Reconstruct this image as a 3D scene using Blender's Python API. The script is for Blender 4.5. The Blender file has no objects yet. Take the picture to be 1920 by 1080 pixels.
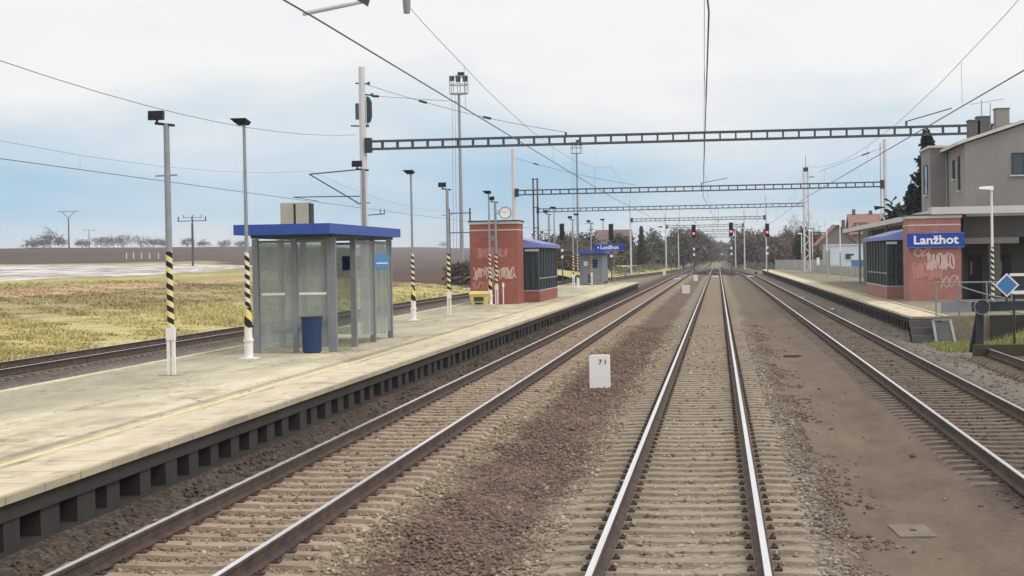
import bpy, math, random
import numpy as np
from mathutils import Matrix, Vector
R = math.radians
random.seed(7)
S = bpy.context.scene
COL = S.collection

# ------------------------------------------------------------------ camera
F, YAW, PIT, ROL = 3300.0, 0.1165145, 0.0161676, 0.0186781
CAM = Vector((0.374309, 0.0, 2.66869))

def ray(px, py):
    dx, dy = px - 960, py - 540
    c, s = math.cos(ROL), math.sin(ROL)
    u, v = c*dx - s*dy, s*dx + c*dy
    x, y, z = u/F, 1.0, -v/F
    c, s = math.cos(PIT), math.sin(PIT)
    y, z = c*y + s*z, -s*y + c*z
    c, s = math.cos(YAW), math.sin(YAW)
    return Vector((c*x - s*y, s*x + c*y, z))

cd = bpy.data.cameras.new('camera')
cam = bpy.data.objects.new('camera', cd)
COL.objects.link(cam)
S.camera = cam
cd.sensor_width = 36.0
cd.lens = F/1920*36.0
cd.clip_start, cd.clip_end = 0.5, 9000
fw = ray(960, 540)
rt = (ray(961, 540) - fw).normalized()
up = (ray(960, 539) - fw).normalized()
fw.normalize()
m = Matrix((rt, up, -fw)).transposed().to_4x4()
m.translation = CAM
cam.matrix_world = m

# ------------------------------------------------------------------ light
SUN_EL, SUN_AZ = R(46), R(112)        # behind thin cloud, to the right and a little behind the camera
w = bpy.data.worlds.new('World')
S.world = w
w.use_nodes = True
nt = w.node_tree
nt.nodes.clear()
N, L = nt.nodes.new, nt.links.new
out = N('ShaderNodeOutputWorld')
sky = N('ShaderNodeTexSky')
sky.sky_type = 'NISHITA'
sky.sun_disc = False
sky.sun_elevation = SUN_EL
sky.sun_rotation = SUN_AZ
sky.air_density, sky.dust_density, sky.ozone_density = 1.0, 1.0, 1.5
bg1 = N('ShaderNodeBackground'); bg1.inputs['Strength'].default_value = 0.14
tc = N('ShaderNodeTexCoord')
lift = N('ShaderNodeVectorMath'); lift.operation = 'ADD'; lift.inputs[1].default_value = (0, 0, 0.42)   # clear blue of the upper sky shows between the clouds
L(tc.outputs['Generated'], lift.inputs[0])
nv = N('ShaderNodeVectorMath'); nv.operation = 'NORMALIZE'; L(lift.outputs[0], nv.inputs[0])
L(nv.outputs[0], sky.inputs['Vector'])
tint = N('ShaderNodeMix'); tint.data_type = 'RGBA'; tint.blend_type = 'MULTIPLY'; tint.inputs[0].default_value = 1.0
tint.inputs[7].default_value = (1.36, 1.70, 1.42, 1)      # thin haze takes the violet out of the blue
L(sky.outputs[0], tint.inputs[6]); L(tint.outputs[2], bg1.inputs['Color'])
sp = N('ShaderNodeSeparateXYZ'); L(tc.outputs['Generated'], sp.inputs[0])
mp = N('ShaderNodeMapping'); mp.inputs['Scale'].default_value = (5.5, 5.5, 17.0)
mp.inputs['Location'].default_value = (2.3, 0.4, 0.35)
L(tc.outputs['Generated'], mp.inputs['Vector'])
nz = N('ShaderNodeTexNoise'); nz.inputs['Scale'].default_value = 1.0; nz.inputs['Detail'].default_value = 7
nz.inputs['Roughness'].default_value = 0.52; nz.inputs['Distortion'].default_value = 0.25
L(mp.outputs[0], nz.inputs['Vector'])
# cloud cover: thinner in a band just above the horizon, full overhead
el = N('ShaderNodeMapRange'); el.inputs['From Min'].default_value = 0.05; el.inputs['From Max'].default_value = 0.125
el.inputs['To Min'].default_value = 0.0; el.inputs['To Max'].default_value = 0.85
L(sp.outputs['Z'], el.inputs['Value'])
hz = N('ShaderNodeMapRange'); hz.inputs['From Min'].default_value = 0.0; hz.inputs['From Max'].default_value = 0.03
hz.inputs['To Min'].default_value = 0.5; hz.inputs['To Max'].default_value = 0.0
L(sp.outputs['Z'], hz.inputs['Value'])
nr = N('ShaderNodeMapRange'); nr.inputs['From Min'].default_value = 0.36; nr.inputs['From Max'].default_value = 0.66
nr.inputs['To Min'].default_value = 0.22; nr.inputs['To Max'].default_value = 0.62
L(nz.outputs['Fac'], nr.inputs['Value'])
a1 = N('ShaderNodeMath'); a1.operation = 'ADD'; L(el.outputs[0], a1.inputs[0]); L(hz.outputs[0], a1.inputs[1])
a2 = N('ShaderNodeMath'); a2.operation = 'ADD'; a2.use_clamp = True; L(a1.outputs[0], a2.inputs[0]); L(nr.outputs[0], a2.inputs[1])
n2 = N('ShaderNodeTexNoise'); n2.inputs['Scale'].default_value = 2.2; n2.inputs['Detail'].default_value = 5
L(mp.outputs[0], n2.inputs['Vector'])
cr = N('ShaderNodeValToRGB')
cr.color_ramp.elements[0].position = 0.25; cr.color_ramp.elements[0].color = (0.765, 0.785, 0.81, 1)
cr.color_ramp.elements[1].position = 0.5; cr.color_ramp.elements[1].color = (0.825, 0.825, 0.82, 1)
L(n2.outputs['Fac'], cr.inputs['Fac'])
bg2 = N('ShaderNodeBackground'); bg2.inputs['Strength'].default_value = 1.0
L(cr.outputs[0], bg2.inputs['Color'])
ov = N('ShaderNodeMapRange'); ov.inputs['From Min'].default_value = 0.17; ov.inputs['From Max'].default_value = 0.7
ov.inputs['To Min'].default_value = 1.0; ov.inputs['To Max'].default_value = 1.2
L(sp.outputs['Z'], ov.inputs['Value']); L(ov.outputs[0], bg2.inputs['Strength'])
mx = N('ShaderNodeMixShader')
L(a2.outputs[0], mx.inputs['Fac']); L(bg1.outputs[0], mx.inputs[1]); L(bg2.outputs[0], mx.inputs[2])
L(mx.outputs[0], out.inputs['Surface'])

sd = bpy.data.lights.new('sun', 'SUN')
sd.energy = 1.35
sd.angle = R(26)
sd.color = (1.0, 0.95, 0.87)
sun = bpy.data.objects.new('sun', sd)
COL.objects.link(sun)
sv = Vector((math.sin(SUN_AZ)*math.cos(SUN_EL), math.cos(SUN_AZ)*math.cos(SUN_EL), math.sin(SUN_EL)))
sun.rotation_euler = sv.to_track_quat('Z', 'Y').to_euler()
sun.location = (40, 40, 60)

S.view_settings.view_transform = 'Standard'
S.view_settings.look = 'None'
S.view_settings.exposure = 0.19
S.view_settings.gamma = 1.0
S.render.engine = 'CYCLES'
S.cycles.max_bounces = 6
S.cycles.transparent_max_bounces = 12

# ------------------------------------------------------------------ materials
def srgb(r, g, b):
    f = lambda c: c/12.92 if c <= 0.04045 else ((c + 0.055)/1.055)**2.4
    return (f(r/255), f(g/255), f(b/255))

class Mat:
    def __init__(s, name, col=(.5, .5, .5), rough=0.8, metal=0.0, spec=0.3):
        s.m = bpy.data.materials.new(name); s.m.use_nodes = True
        s.t = s.m.node_tree
        s.b = s.t.nodes['Principled BSDF']
        s.b.inputs['Base Color'].default_value = (*col, 1)
        s.b.inputs['Roughness'].default_value = rough
        s.b.inputs['Metallic'].default_value = metal
        s.b.inputs['Specular IOR Level'].default_value = spec
        s.col = None
    def n(s, k, **kw):
        x = s.t.nodes.new(k)
        for a, v in kw.items():
            if a in x.inputs: x.inputs[a].default_value = v
            else: setattr(x, a, v)
        return x
    def l(s, a, b): s.t.links.new(a, b)
    def vec(s, kind='pos', scale=(1, 1, 1)):
        if kind == 'pos': v = s.n('ShaderNodeNewGeometry').outputs['Position']
        else: v = s.n('ShaderNodeTexCoord').outputs['Object']
        if scale == (1, 1, 1): return v
        mm = s.n('ShaderNodeMapping'); mm.inputs['Scale'].default_value = scale
        s.l(v, mm.inputs['Vector']); return mm.outputs[0]
    def noise(s, vec, scale, detail=4, rough=.55):
        q = s.n('ShaderNodeTexNoise'); q.inputs['Scale'].default_value = scale
        q.inputs['Detail'].default_value = detail; q.inputs['Roughness'].default_value = rough
        s.l(vec, q.inputs['Vector']); return q.outputs['Fac']
    def ramp(s, fac, stops):
        q = s.n('ShaderNodeValToRGB')
        e = q.color_ramp.elements
        while len(e) < len(stops): e.new(0.5)
        for i, (p, c) in enumerate(stops):
            e[i].position = p; e[i].color = (*c, 1) if len(c) == 3 else c
        s.l(fac, q.inputs['Fac']); return q.outputs['Color']
    def mix(s, fac, a, b, mode='MIX'):
        q = s.n('ShaderNodeMix'); q.data_type = 'RGBA'; q.blend_type = mode
        for i, v in ((0, fac), (6, a), (7, b)):
            if hasattr(v, 'node'): s.l(v, q.inputs[i])
            else: q.inputs[i].default_value = v if i == 0 else (*v, 1)
        return q.outputs[2]
    def math(s, op, a, b=0.0, clamp=False):
        q = s.n('ShaderNodeMath'); q.operation = op; q.use_clamp = clamp
        for i, v in ((0, a), (1, b)):
            if hasattr(v, 'node'): s.l(v, q.inputs[i])
            else: q.inputs[i].default_value = v
        return q.outputs[0]
    def rng(s, v, a, b, c, d, smooth=False):
        q = s.n('ShaderNodeMapRange')
        if smooth: q.interpolation_type = 'SMOOTHSTEP'
        for i, x in enumerate((a, b, c, d)): q.inputs[i + 1].default_value = x
        s.l(v, q.inputs[0]); return q.outputs[0]
    def color(s, c): s.l(c, s.b.inputs['Base Color']); s.col = c; return s
    def bump(s, h, strength=.4, dist=.02):
        q = s.n('ShaderNodeBump'); q.inputs['Strength'].default_value = strength; q.inputs['Distance'].default_value = dist
        s.l(h, q.inputs['Height']); s.l(q.outputs[0], s.b.inputs['Normal']); return s

def scale(c, k): return tuple(min(1, x*k) for x in c)

def plain(name, rgb, rough=.7, metal=0, var=.16, sc=3.0, kind='obj', spec=.3, streak=False):
    """a paint or metal with gentle dirt"""
    c = srgb(*rgb); q = Mat(name, c, rough, metal, spec)
    v = q.vec(kind, (1, 1, .25) if streak else (1, 1, 1))
    f = q.noise(v, sc, 5, .6)
    q.color(q.ramp(f, [(.25, scale(c, 1 - var)), (.55, c), (.8, scale(c, 1 + var*.6))]))
    return q.m

M = {}
M['galv'] = plain('galvanised_steel', (150, 156, 162), .55, .3, .2, 4)
M['darksteel'] = plain('dark_steel', (62, 66, 72), .6, .2, .25, 5)
M['beamsteel'] = plain('grey_beam_steel', (84, 90, 98), .6, .2, .2, 3)
M['mast'] = plain('pale_mast_concrete', (208, 207, 213), .85, 0, .14, 2.2, streak=True)
M['white'] = plain('white_paint', (240, 238, 238), .6, 0, .05, 5)
M['whitepost'] = plain('weathered_white_paint', (232, 228, 224), .7, 0, .16, 6)
M['black'] = plain('black_paint', (28, 29, 32), .5, 0, .2, 6)
M['lampbox'] = plain('dark_lamp_housing', (30, 34, 42), .45, .1, .2, 6)
M['blue'] = plain('blue_roof_paint', (58, 84, 164), .45, 0, .14, 2.5)
M['bluelight'] = plain('pale_blue_roof_paint', (120, 134, 190), .5, 0, .12, 2.5)
M['signblue'] = plain('sign_blue', (36, 72, 168), .4, 0, .05, 3)
M['posterdark'] = plain('dark_blue_poster', (22, 62, 104), .4, 0, .15, 8)
M['posterlight'] = plain('light_blue_poster', (70, 140, 196), .4, 0, .15, 8)
M['diamond'] = plain('mid_blue_sign', (72, 128, 178), .45, 0, .08, 6)
M['frame'] = plain('shelter_frame_grey', (140, 144, 150), .5, .2, .14, 4)
M['frameteal'] = plain('dark_teal_frame', (70, 84, 88), .5, .1, .14, 4)
M['bluebin'] = plain('blue_bin_plastic', (40, 60, 98), .6, 0, .12, 4)
M['beige'] = plain('beige_sheet', (188, 180, 154), .7, 0, .15, 3)
M['yellowbox'] = plain('pale_yellow_plastic', (218, 200, 128), .6, 0, .1, 3)
M['wire'] = plain('wire', (96, 98, 104), .5, .3, .1, 1)
M['clockface'] = plain('clock_face', (240, 242, 244), .4, 0, .03, 3)
M['slab'] = plain('weathered_concrete', (170, 164, 148), .9, 0, .2, 1.2, 'pos')
M['dullplate'] = plain('muddy_concrete', (124, 113, 101), .95, 0, .2, 3, 'pos')
M['darkwall'] = plain('dark_concrete', (62, 59, 56), .9, 0, .3, 1.5, 'pos')  # dark concrete for edge beams, piers and end wall
M['hole'] = plain('recess_shade_concrete', (46, 46, 46), .95, 0, .3, 2, 'pos')  # shade of the openings between piers, put into the wall colour
M['stucco'] = plain('grey_stucco', (142, 139, 136), .9, 0, .12, .8, 'pos')
M['stucco2'] = plain('pale_stucco', (182, 178, 173), .9, 0, .12, .8, 'pos')
M['stuccodark'] = plain('dark_grey_render', (96, 95, 95), .9, 0, .15, .8, 'pos')
M['fascia'] = plain('pale_fascia', (205, 202, 200), .7, 0, .1, 1.2, 'pos')
M['darkdoor'] = plain('dark_door', (44, 46, 52), .5, 0, .2, 2)
M['panegrey'] = plain('dark_window_glass', (64, 68, 76), .12, 0, .2, 1.5, spec=.6)
M['trunk'] = plain('bark', (88, 78, 68), .9, 0, .25, 4)
M['rooftile'] = plain('red_roof_tiles', (146, 112, 104), .85, 0, .22, 1.2, 'pos')
M['roofdark'] = plain('brown_roof_tiles', (120, 100, 98), .85, 0, .2, 1.0, 'pos')
M['housewall'] = plain('house_render', (176, 168, 162), .9, 0, .12, .6, 'pos')
M['housegrey'] = plain('grey_house_render', (128, 122, 120), .9, 0, .12, .6, 'pos')
M['hallwhite'] = plain('pale_blue_hall_sheet', (200, 210, 222), .6, 0, .08, .6, 'pos')
M['bluefence'] = plain('blue_fence_sheet', (92, 128, 176), .6, 0, .15, .8, 'pos')
M['cfence'] = plain('pale_concrete_fence', (168, 170, 168), .9, 0, .22, .8, 'pos')
M['wood'] = plain('old_sleeper_wood', (74, 70, 56), .9, 0, .3, 6)
M['paper'] = plain('white_litter', (236, 236, 236), .8, 0, .08, 9)
M['redpaint'] = plain('red_paint', (168, 40, 44), .5, 0, .1, 5)
M['graffiti'] = plain('white_spray_paint', (208, 180, 174), .8, 0, .2, 9)
M['graffitipink'] = plain('pink_spray_paint', (190, 136, 130), .8, 0, .2, 9)
M['yellowpaint'] = plain('yellow_paint', (222, 194, 92), .6, 0, .15, 6)

def glass(name, tint, body, op, rough=.25):
    q = Mat(name, body, rough, 0, .5)
    f = q.noise(q.vec('obj', (1, 1, .35)), 2.0, 6, .6)
    q.color(q.ramp(f, [(.3, scale(body, .82)), (.7, scale(body, 1.14))]))
    tr = q.n('ShaderNodeBsdfTransparent'); tr.inputs['Color'].default_value = (*tint, 1)
    mxs = q.n('ShaderNodeMixShader')
    q.l(q.rng(f, .2, .8, op - .12, op + .12), mxs.inputs['Fac'])
    q.l(tr.outputs[0], mxs.inputs[1]); q.l(q.b.outputs[0], mxs.inputs[2])
    q.l(mxs.outputs[0], q.t.nodes['Material Output'].inputs['Surface'])
    return q.m
M['glass'] = glass('dirty_shelter_glass', (.86, .90, .89), srgb(192, 196, 194), .36)
M['glassdark'] = glass('dark_tinted_glass', (.48, .56, .58), srgb(84, 96, 100), .5)

def emit(name, col, st):
    q = Mat(name, col); q.b.inputs['Emission Color'].default_value = (*col, 1); q.b.inputs['Emission Strength'].default_value = st
    return q.m
M['redlamp'] = emit('lit_red_lens', (1.0, .05, .09), 6.0)
M['redglow'] = plain('red_signal_lens', (150, 30, 50), .3, 0, .05, 4)

def rail_mats():
    q = Mat('polished_rail_head', (.9, .89, .88), .26, 1.0)
    f = q.noise(q.vec('pos', (20, .35, 1)), 1.0, 4)
    q.color(q.ramp(f, [(.3, (.84, .82, .81)), (.7, (.97, .96, .95))]))
    M['railtop'] = q.m
    q = Mat('rusty_rail_side', srgb(78, 66, 62), .8)
    f = q.noise(q.vec('pos', (1, .6, 1)), 6.0, 5)
    q.color(q.ramp(f, [(.3, srgb(62, 54, 54)), (.7, srgb(98, 80, 70))]))
    M['railside'] = q.m
rail_mats()

def sleeper_mat(name, a, b, c):
    q = Mat(name, srgb(*a), .92)
    v = q.vec('pos')
    f = q.noise(v, 5.0, 6, .65); g = q.noise(v, 40.0, 3)
    base = q.ramp(f, [(.28, srgb(*c)), (.5, srgb(*a)), (.75, srgb(*b))])
    oi = q.n('ShaderNodeObjectInfo')
    base = q.mix(.28, base, q.ramp(oi.outputs['Random'], [(0, srgb(*c)), (1, srgb(*b))]))
    q.color(base); q.bump(g, .3, .01)
    return q.m
M['sleepertan'] = sleeper_mat('tan_concrete_sleeper', (148, 136, 120), (164, 151, 134), (128, 115, 101))
M['sleeperpink'] = sleeper_mat('rusty_concrete_sleeper', (156, 136, 120), (176, 156, 139), (128, 108, 94))
M['sleeperdark'] = sleeper_mat('dark_concrete_sleeper', (112, 98, 88), (132, 118, 106), (84, 70, 62))

def bed_material(stones=False):
    """stones and mud of the track bed: the colour changes across the tracks because the stone does"""
    q = Mat('ballast_stone' if stones else 'track_bed', (.2, .17, .14), .95, 0, .15)
    p = q.vec('pos')
    s = q.n('ShaderNodeSeparateXYZ'); q.l(p, s.inputs[0])
    wob = q.noise(q.vec('pos', (1, .35, 1)), 1.6, 5, .65)
    x = q.math('ADD', s.outputs['X'], q.math('MULTIPLY', q.math('SUBTRACT', wob, .5), 1.1))
    t = q.rng(x, -24.0, 12.0, 0, 1)
    P = lambda v: (v + 24.0)/36.0
    stops = [(P(-22.3), (118, 110, 94)), (P(-20.6), (84, 76, 70)), (P(-18.1), (84, 76, 70)), (P(-17.2), (128, 122, 114)), (P(-9), (134, 128, 120)), (P(-6.4), (84, 76, 70)), (P(-5.7), (96, 84, 75)), (P(-5.35), (138, 124, 106)), (P(-3.75), (142, 130, 114)),
             (P(-3.25), (146, 134, 116)), (P(-2.9), (112, 96, 87)), (P(-1.75), (118, 102, 93)), (P(-1.45), (142, 132, 118)),
             (P(-.8), (150, 140, 124)), (P(.8), (148, 138, 124)), (P(1.35), (138, 129, 119)), (P(1.75), (112, 100, 89)),
             (P(2.4), (112, 99, 86)), (P(3.2), (108, 95, 84)), (P(3.8), (92, 81, 73)), (P(5.4), (96, 86, 78)), (P(6.1), (112, 104, 97)), (P(8.2), (128, 120, 110))]
    q1 = q.n('ShaderNodeValToRGB'); e = q1.color_ramp.elements
    while len(e) < len(stops): e.new(.5)
    for i, (pp, c) in enumerate(stops): e[i].position = pp; e[i].color = (*srgb(*c), 1)
    q.l(t, q1.inputs['Fac']); base = q1.outputs[0]
    if stones:
        at = q.n('ShaderNodeAttribute'); at.attribute_name = 'tone'
        base = q.mix(1.0, base, q.ramp(at.outputs['Fac'], [(0, (.78, .76, .74)), (.5, (1.02, 1.0, .97)), (.88, (1.28, 1.25, 1.22)), (1, (2.0, 2.0, 2.0))]), 'MULTIPLY')
        q.color(base); return q.m
    vor = q.n('ShaderNodeTexVoronoi'); vor.inputs['Scale'].default_value = 17.0; q.l(p, vor.inputs['Vector'])
    mud = q.math('ADD', q.math('MULTIPLY', q.rng(x, 1.45, 1.8, 0, 1), q.rng(x, 3.2, 4.0, 1, 0)), q.rng(x, 5.8, 6.3, 0, 1))
    cell = q.ramp(q.n('ShaderNodeSeparateColor').outputs[0], [(0, (1, 1, 1)), (1, (1, 1, 1))])
    sc = q.n('ShaderNodeSeparateColor'); q.l(vor.outputs['Color'], sc.inputs[0])
    tone = q.ramp(sc.outputs[0], [(0, (.62, .6, .59)), (.6, (1, .98, .97)), (1, (1.42, 1.4, 1.38))])
    big = q.ramp(q.noise(q.vec('pos', (1, .3, 1)), .9, 5, .6), [(.3, (.78, .77, .76)), (.7, (1.16, 1.14, 1.12))])
    stone = q.mix(1.0, q.mix(1.0, base, tone, 'MULTIPLY'), big, 'MULTIPLY')
    soft = q.mix(1.0, base, q.ramp(q.noise(q.vec('pos', (1, .3, 1)), 1.7, 8, .66), [(.28, (.70, .69, .67)), (.5, (.98, .97, .96)), (.72, (1.22, 1.2, 1.17))]), 'MULTIPLY')
    soft = q.mix(q.rng(q.noise(q.vec('pos', (1, .55, 1)), 26, 4, .7), .55, .75, 0, .6), soft, srgb(142, 130, 118))
    soft = q.mix(q.rng(q.noise(q.vec('pos', (1, .22, 1)), .8, 6, .7), .56, .7, 0, .55, True), soft, srgb(84, 72, 62))
    q.color(q.mix(q.math('MULTIPLY', mud, .85), stone, soft))
    h = q.math('MULTIPLY', vor.outputs['Distance'], q.math('SUBTRACT', 1.0, q.math('MULTIPLY', mud, .9)))
    q.bump(h, .7, .04)
    return q.m
M['bed'] = bed_material()
M['stone'] = bed_material(True)

def paving():
    q = Mat('worn_platform_paving', (.5, .48, .4), .9)
    p = q.vec('pos'); s = q.n('ShaderNodeSeparateXYZ'); q.l(p, s.inputs[0])
    st = q.noise(q.vec('pos', (1, .22, 1)), 1.1, 6, .62)
    fine = q.noise(q.vec('pos', (1, .5, 1)), 9, 5, .6); wv0 = q.noise(p, 1.5, 4)
    c = q.ramp(st, [(.26, srgb(170, 164, 146)), (.45, srgb(204, 195, 172)), (.62, srgb(219, 210, 186)), (.8, srgb(226, 216, 196))])
    grey = q.ramp(st, [(.3, srgb(158, 152, 134)), (.7, srgb(194, 186, 164))])
    c = q.mix(q.rng(s.outputs['X'], -10.6, -9.4, .85, 0, True), c, grey)
    far = q.math('MULTIPLY', q.rng(s.outputs['Y'], 34, 60, 0, .5, True), q.rng(s.outputs['X'], -8.6, -7.7, 1, 0, True))
    c = q.mix(far, c, grey)
    c = q.mix(.5, c, q.ramp(fine, [(.3, (.62, .60, .55)), (.7, (1.0, .98, .94))]), 'MULTIPLY')
    blot = q.noise(q.vec('pos', (1, .45, 1)), .75, 7, .68)
    c = q.mix(q.rng(blot, .50, .66, 0, .62, True), c, srgb(150, 142, 118))
    c = q.mix(q.rng(q.noise(q.vec('pos', (1, .5, 1)), 3.1, 6, .7), .57, .70, 0, .55, True), c, srgb(122, 116, 92))
    vc = q.n('ShaderNodeTexVoronoi'); vc.feature = 'DISTANCE_TO_EDGE'; vc.inputs['Scale'].default_value = 1.0
    wv = q.n('ShaderNodeVectorMath'); wv.operation = 'ADD'
    nv_ = q.n('ShaderNodeTexNoise'); nv_.inputs['Scale'].default_value = 2.2; nv_.inputs['Detail'].default_value = 5; q.l(p, nv_.inputs['Vector'])
    sv_ = q.n('ShaderNodeVectorMath'); sv_.operation = 'SCALE'; sv_.inputs['Scale'].default_value = .55; q.l(nv_.outputs['Color'], sv_.inputs[0])
    q.l(q.vec('pos', (.55, .18, 1)), wv.inputs[0]); q.l(sv_.outputs[0], wv.inputs[1]); q.l(wv.outputs[0], vc.inputs['Vector'])
    c = q.mix(q.math('MULTIPLY', q.rng(vc.outputs['Distance'], .004, .018, .62, 0), q.rng(blot, .40, .52, 0, 1)), c, srgb(92, 88, 66))
    vp = q.n('ShaderNodeTexVoronoi'); vp.inputs['Scale'].default_value = 1.0; q.l(q.vec('pos', (.33, .12, 1)), vp.inputs['Vector'])
    sp_ = q.n('ShaderNodeSeparateColor'); q.l(vp.outputs['Color'], sp_.inputs[0])
    c = q.mix(1.0, c, q.ramp(sp_.outputs[0], [(0, (.80, .80, .79)), (.45, (.97, .97, .96)), (1, (1.06, 1.05, 1.03))]), 'MULTIPLY')
    jy = q.math('ABSOLUTE', q.math('SUBTRACT', q.math('FRACT', q.math('DIVIDE', q.math('ADD', s.outputs['Y'], q.math('MULTIPLY', wv0, .3)), 2.0)), .5))
    c = q.mix(q.math('MULTIPLY', q.rng(jy, .490, .498, 0, .5), q.rng(fine, .35, .6, 0, 1)), c, srgb(120, 112, 92))
    # dark joints running along the platform beside the edge slabs
    jx = q.math('ABSOLUTE', q.math('SUBTRACT', s.outputs['X'], -7.78))
    jm = q.math('MULTIPLY', q.rng(jx, .03, .16, .75, 0, True), q.rng(fine, .3, .6, .3, 1))
    c = q.mix(jm, c, srgb(128, 118, 98))
    jx = q.math('ABSOLUTE', q.math('SUBTRACT', s.outputs['X'], q.math('ADD', -9.35, q.math('MULTIPLY', q.math('SUBTRACT', st, .5), .5))))
    c = q.mix(q.math('MULTIPLY', q.rng(jx, .0, .05, .6, 0), q.rng(fine, .42, .6, 0, 1)), c, srgb(100, 92, 78))
    q.color(c); q.bump(fine, .25, .01); return q.m
M['paving'] = paving()

def edge_slab_mat():
    q = Mat('platform_edge_slab', (.5, .47, .4), .9)
    p = q.vec('pos'); s = q.n('ShaderNodeSeparateXYZ'); q.l(p, s.inputs[0])
    f = q.noise(q.vec('pos', (1, .3, 1)), 2.0, 6, .62)
    c = q.ramp(f, [(.25, srgb(178, 166, 142)), (.5, srgb(206, 192, 168)), (.75, srgb(220, 208, 184))])
    c = q.mix(q.rng(q.noise(q.vec('pos', (1, .4, 1)), 2.6, 7, .7), .5, .68, 0, .6, True), c, srgb(142, 130, 108))
    oe = q.math('ABSOLUTE', q.math('ADD', s.outputs['X'], 6.40))
    c = q.mix(q.math('MULTIPLY', q.rng(oe, .02, .09, .6, 0, True), q.rng(f, .35, .6, .3, 1)), c, srgb(118, 110, 88))
    j = q.math('ABSOLUTE', q.math('SUBTRACT', q.math('FRACT', q.math('ADD', s.outputs['Y'], 100)), .5))
    c = q.mix(q.rng(j, .482, .492, 0, .75), c, srgb(112, 104, 86))
    q.color(c); q.bump(f, .2, .01); return q.m
M['edgeslab'] = edge_slab_mat()

def worn_yellow():
    q = Mat('worn_yellow_line', srgb(226, 208, 132), .8)
    f = q.noise(q.vec('pos', (1, .25, 1)), 5.0, 6, .7)
    q.color(q.ramp(f, [(.3, srgb(200, 188, 152)), (.62, srgb(224, 210, 156))]))
    return q.m
M['yellowline'] = worn_yellow()

def stripes(name, light, pitch):
    q = Mat(name, light, .6)
    v = q.vec('obj'); s = q.n('ShaderNodeSeparateXYZ'); q.l(v, s.inputs[0])
    ang = q.math('ARCTAN2', s.outputs['Y'], s.outputs['X'])
    t = q.math('ADD', q.math('DIVIDE', s.outputs['Z'], pitch), q.math('MULTIPLY', ang, 1/(2*math.pi)))
    fr = q.math('FRACT', q.math('ADD', t, 10))
    q.color(q.mix(q.math('GREATER_THAN', fr, .5), srgb(*light), srgb(34, 33, 34)))
    return q.m
M['stripe'] = stripes('black_and_white_spiral', (226, 218, 200), .21)
M['stripey'] = stripes('black_and_yellow_spiral', (228, 212, 160), .22)
M['stripewide'] = stripes('wide_black_and_yellow_spiral', (230, 208, 136), .42)

def brickred(name, c1, c2, c3):
    q = Mat(name, srgb(150, 76, 70), .8)
    v = q.vec('obj'); s = q.n('ShaderNodeSeparateXYZ'); q.l(v, s.inputs[0])
    cb = q.n('ShaderNodeCombineXYZ'); q.l(q.math('ADD', s.outputs['X'], s.outputs['Y']), cb.inputs[0]); q.l(s.outputs['Z'], cb.inputs[1])
    b = q.n('ShaderNodeTexBrick'); q.l(cb.outputs[0], b.inputs['Vector'])
    b.inputs['Scale'].default_value = 1.0; b.inputs['Brick Width'].default_value = .26; b.inputs['Row Height'].default_value = .085
    b.inputs['Mortar Size'].default_value = .006
    b.inputs['Color1'].default_value = (*srgb(*c1), 1); b.inputs['Color2'].default_value = (*srgb(*c2), 1)
    b.inputs['Mortar'].default_value = (*srgb(*c3), 1)
    f = q.noise(v, 1.3, 5, .6)
    q.color(q.mix(1.0, b.outputs['Color'], q.ramp(f, [(.3, (.84, .84, .84)), (.7, (1.12, 1.1, 1.1))]), 'MULTIPLY'))
    return q.m
M['brick'] = brickred('red_brick', (146, 86, 78), (157, 96, 87), (158, 108, 99))
M['brickpale'] = brickred('faded_red_brick', (158, 110, 105), (167, 119, 113), (170, 129, 122))

def grass_mat(name, cols, sc=.25, stretch=(1, .35, 1)):
    q = Mat(name, (.3, .3, .1), .95, 0, .1)
    f = q.noise(q.vec('pos', stretch), sc, 6, .62)
    g = q.noise(q.vec('pos'), 2.6, 5, .7)
    c = q.ramp(f, [(.25 + .5*i/(len(cols) - 1), srgb(*x)) for i, x in enumerate(cols)])
    q.color(q.mix(.8, c, q.ramp(g, [(.3, (.66, .66, .62)), (.7, (1.2, 1.18, 1.12))]), 'MULTIPLY'))
    q.bump(g, .6, .12)
    return q.m
M['grass'] = grass_mat('dry_grass', [(150, 140, 84), (196, 182, 112), (164, 142, 108), (206, 194, 128), (158, 146, 92), (190, 168, 128)], .13)
def field_grass(name, k):
    q = Mat(name, (.3, .3, .1), .95, 0, .1)
    p = q.vec('pos'); s = q.n('ShaderNodeSeparateXYZ'); q.l(p, s.inputs[0])
    w1 = q.noise(q.vec('pos', (1, .25, 1)), .10, 6, .65); w2 = q.noise(q.vec('pos', (1, .4, 1)), .55, 6, .7); w3 = q.noise(p, 3.5, 4, .7)
    d = q.math('ADD', q.math('MULTIPLY', s.outputs['X'], -1), q.math('MULTIPLY', q.math('SUBTRACT', w1, .5), 55))
    c = q.ramp(q.rng(d, 20, 118, 0, 1), [(0, srgb(182, 174, 122)), (.12, srgb(190, 180, 132)), (.2, srgb(152, 138, 106)), (.3, srgb(170, 158, 118)), (.42, srgb(142, 132, 96)), (.52, srgb(196, 168, 138)), (.62, srgb(176, 156, 118)), (.74, srgb(158, 152, 104)), (.88, srgb(190, 182, 124)), (1, srgb(160, 150, 110))])
    c = q.mix(.85, c, q.ramp(w2, [(.3, (.60, .57, .54)), (.5, (.97, .96, .94)), (.7, (1.24, 1.18, 1.14))]), 'MULTIPLY')
    q.color(q.mix(.7, c, q.ramp(w3, [(.3, (.74, .74, .7)), (.7, (k*1.15, k*1.13, k*1.08))]), 'MULTIPLY')); q.bump(w2, .6, .15)
    return q.m
M['grass'] = field_grass('dry_field_grass', 1.0)
M['grassblade'] = field_grass('dry_grass_blades', 1.12)
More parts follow.
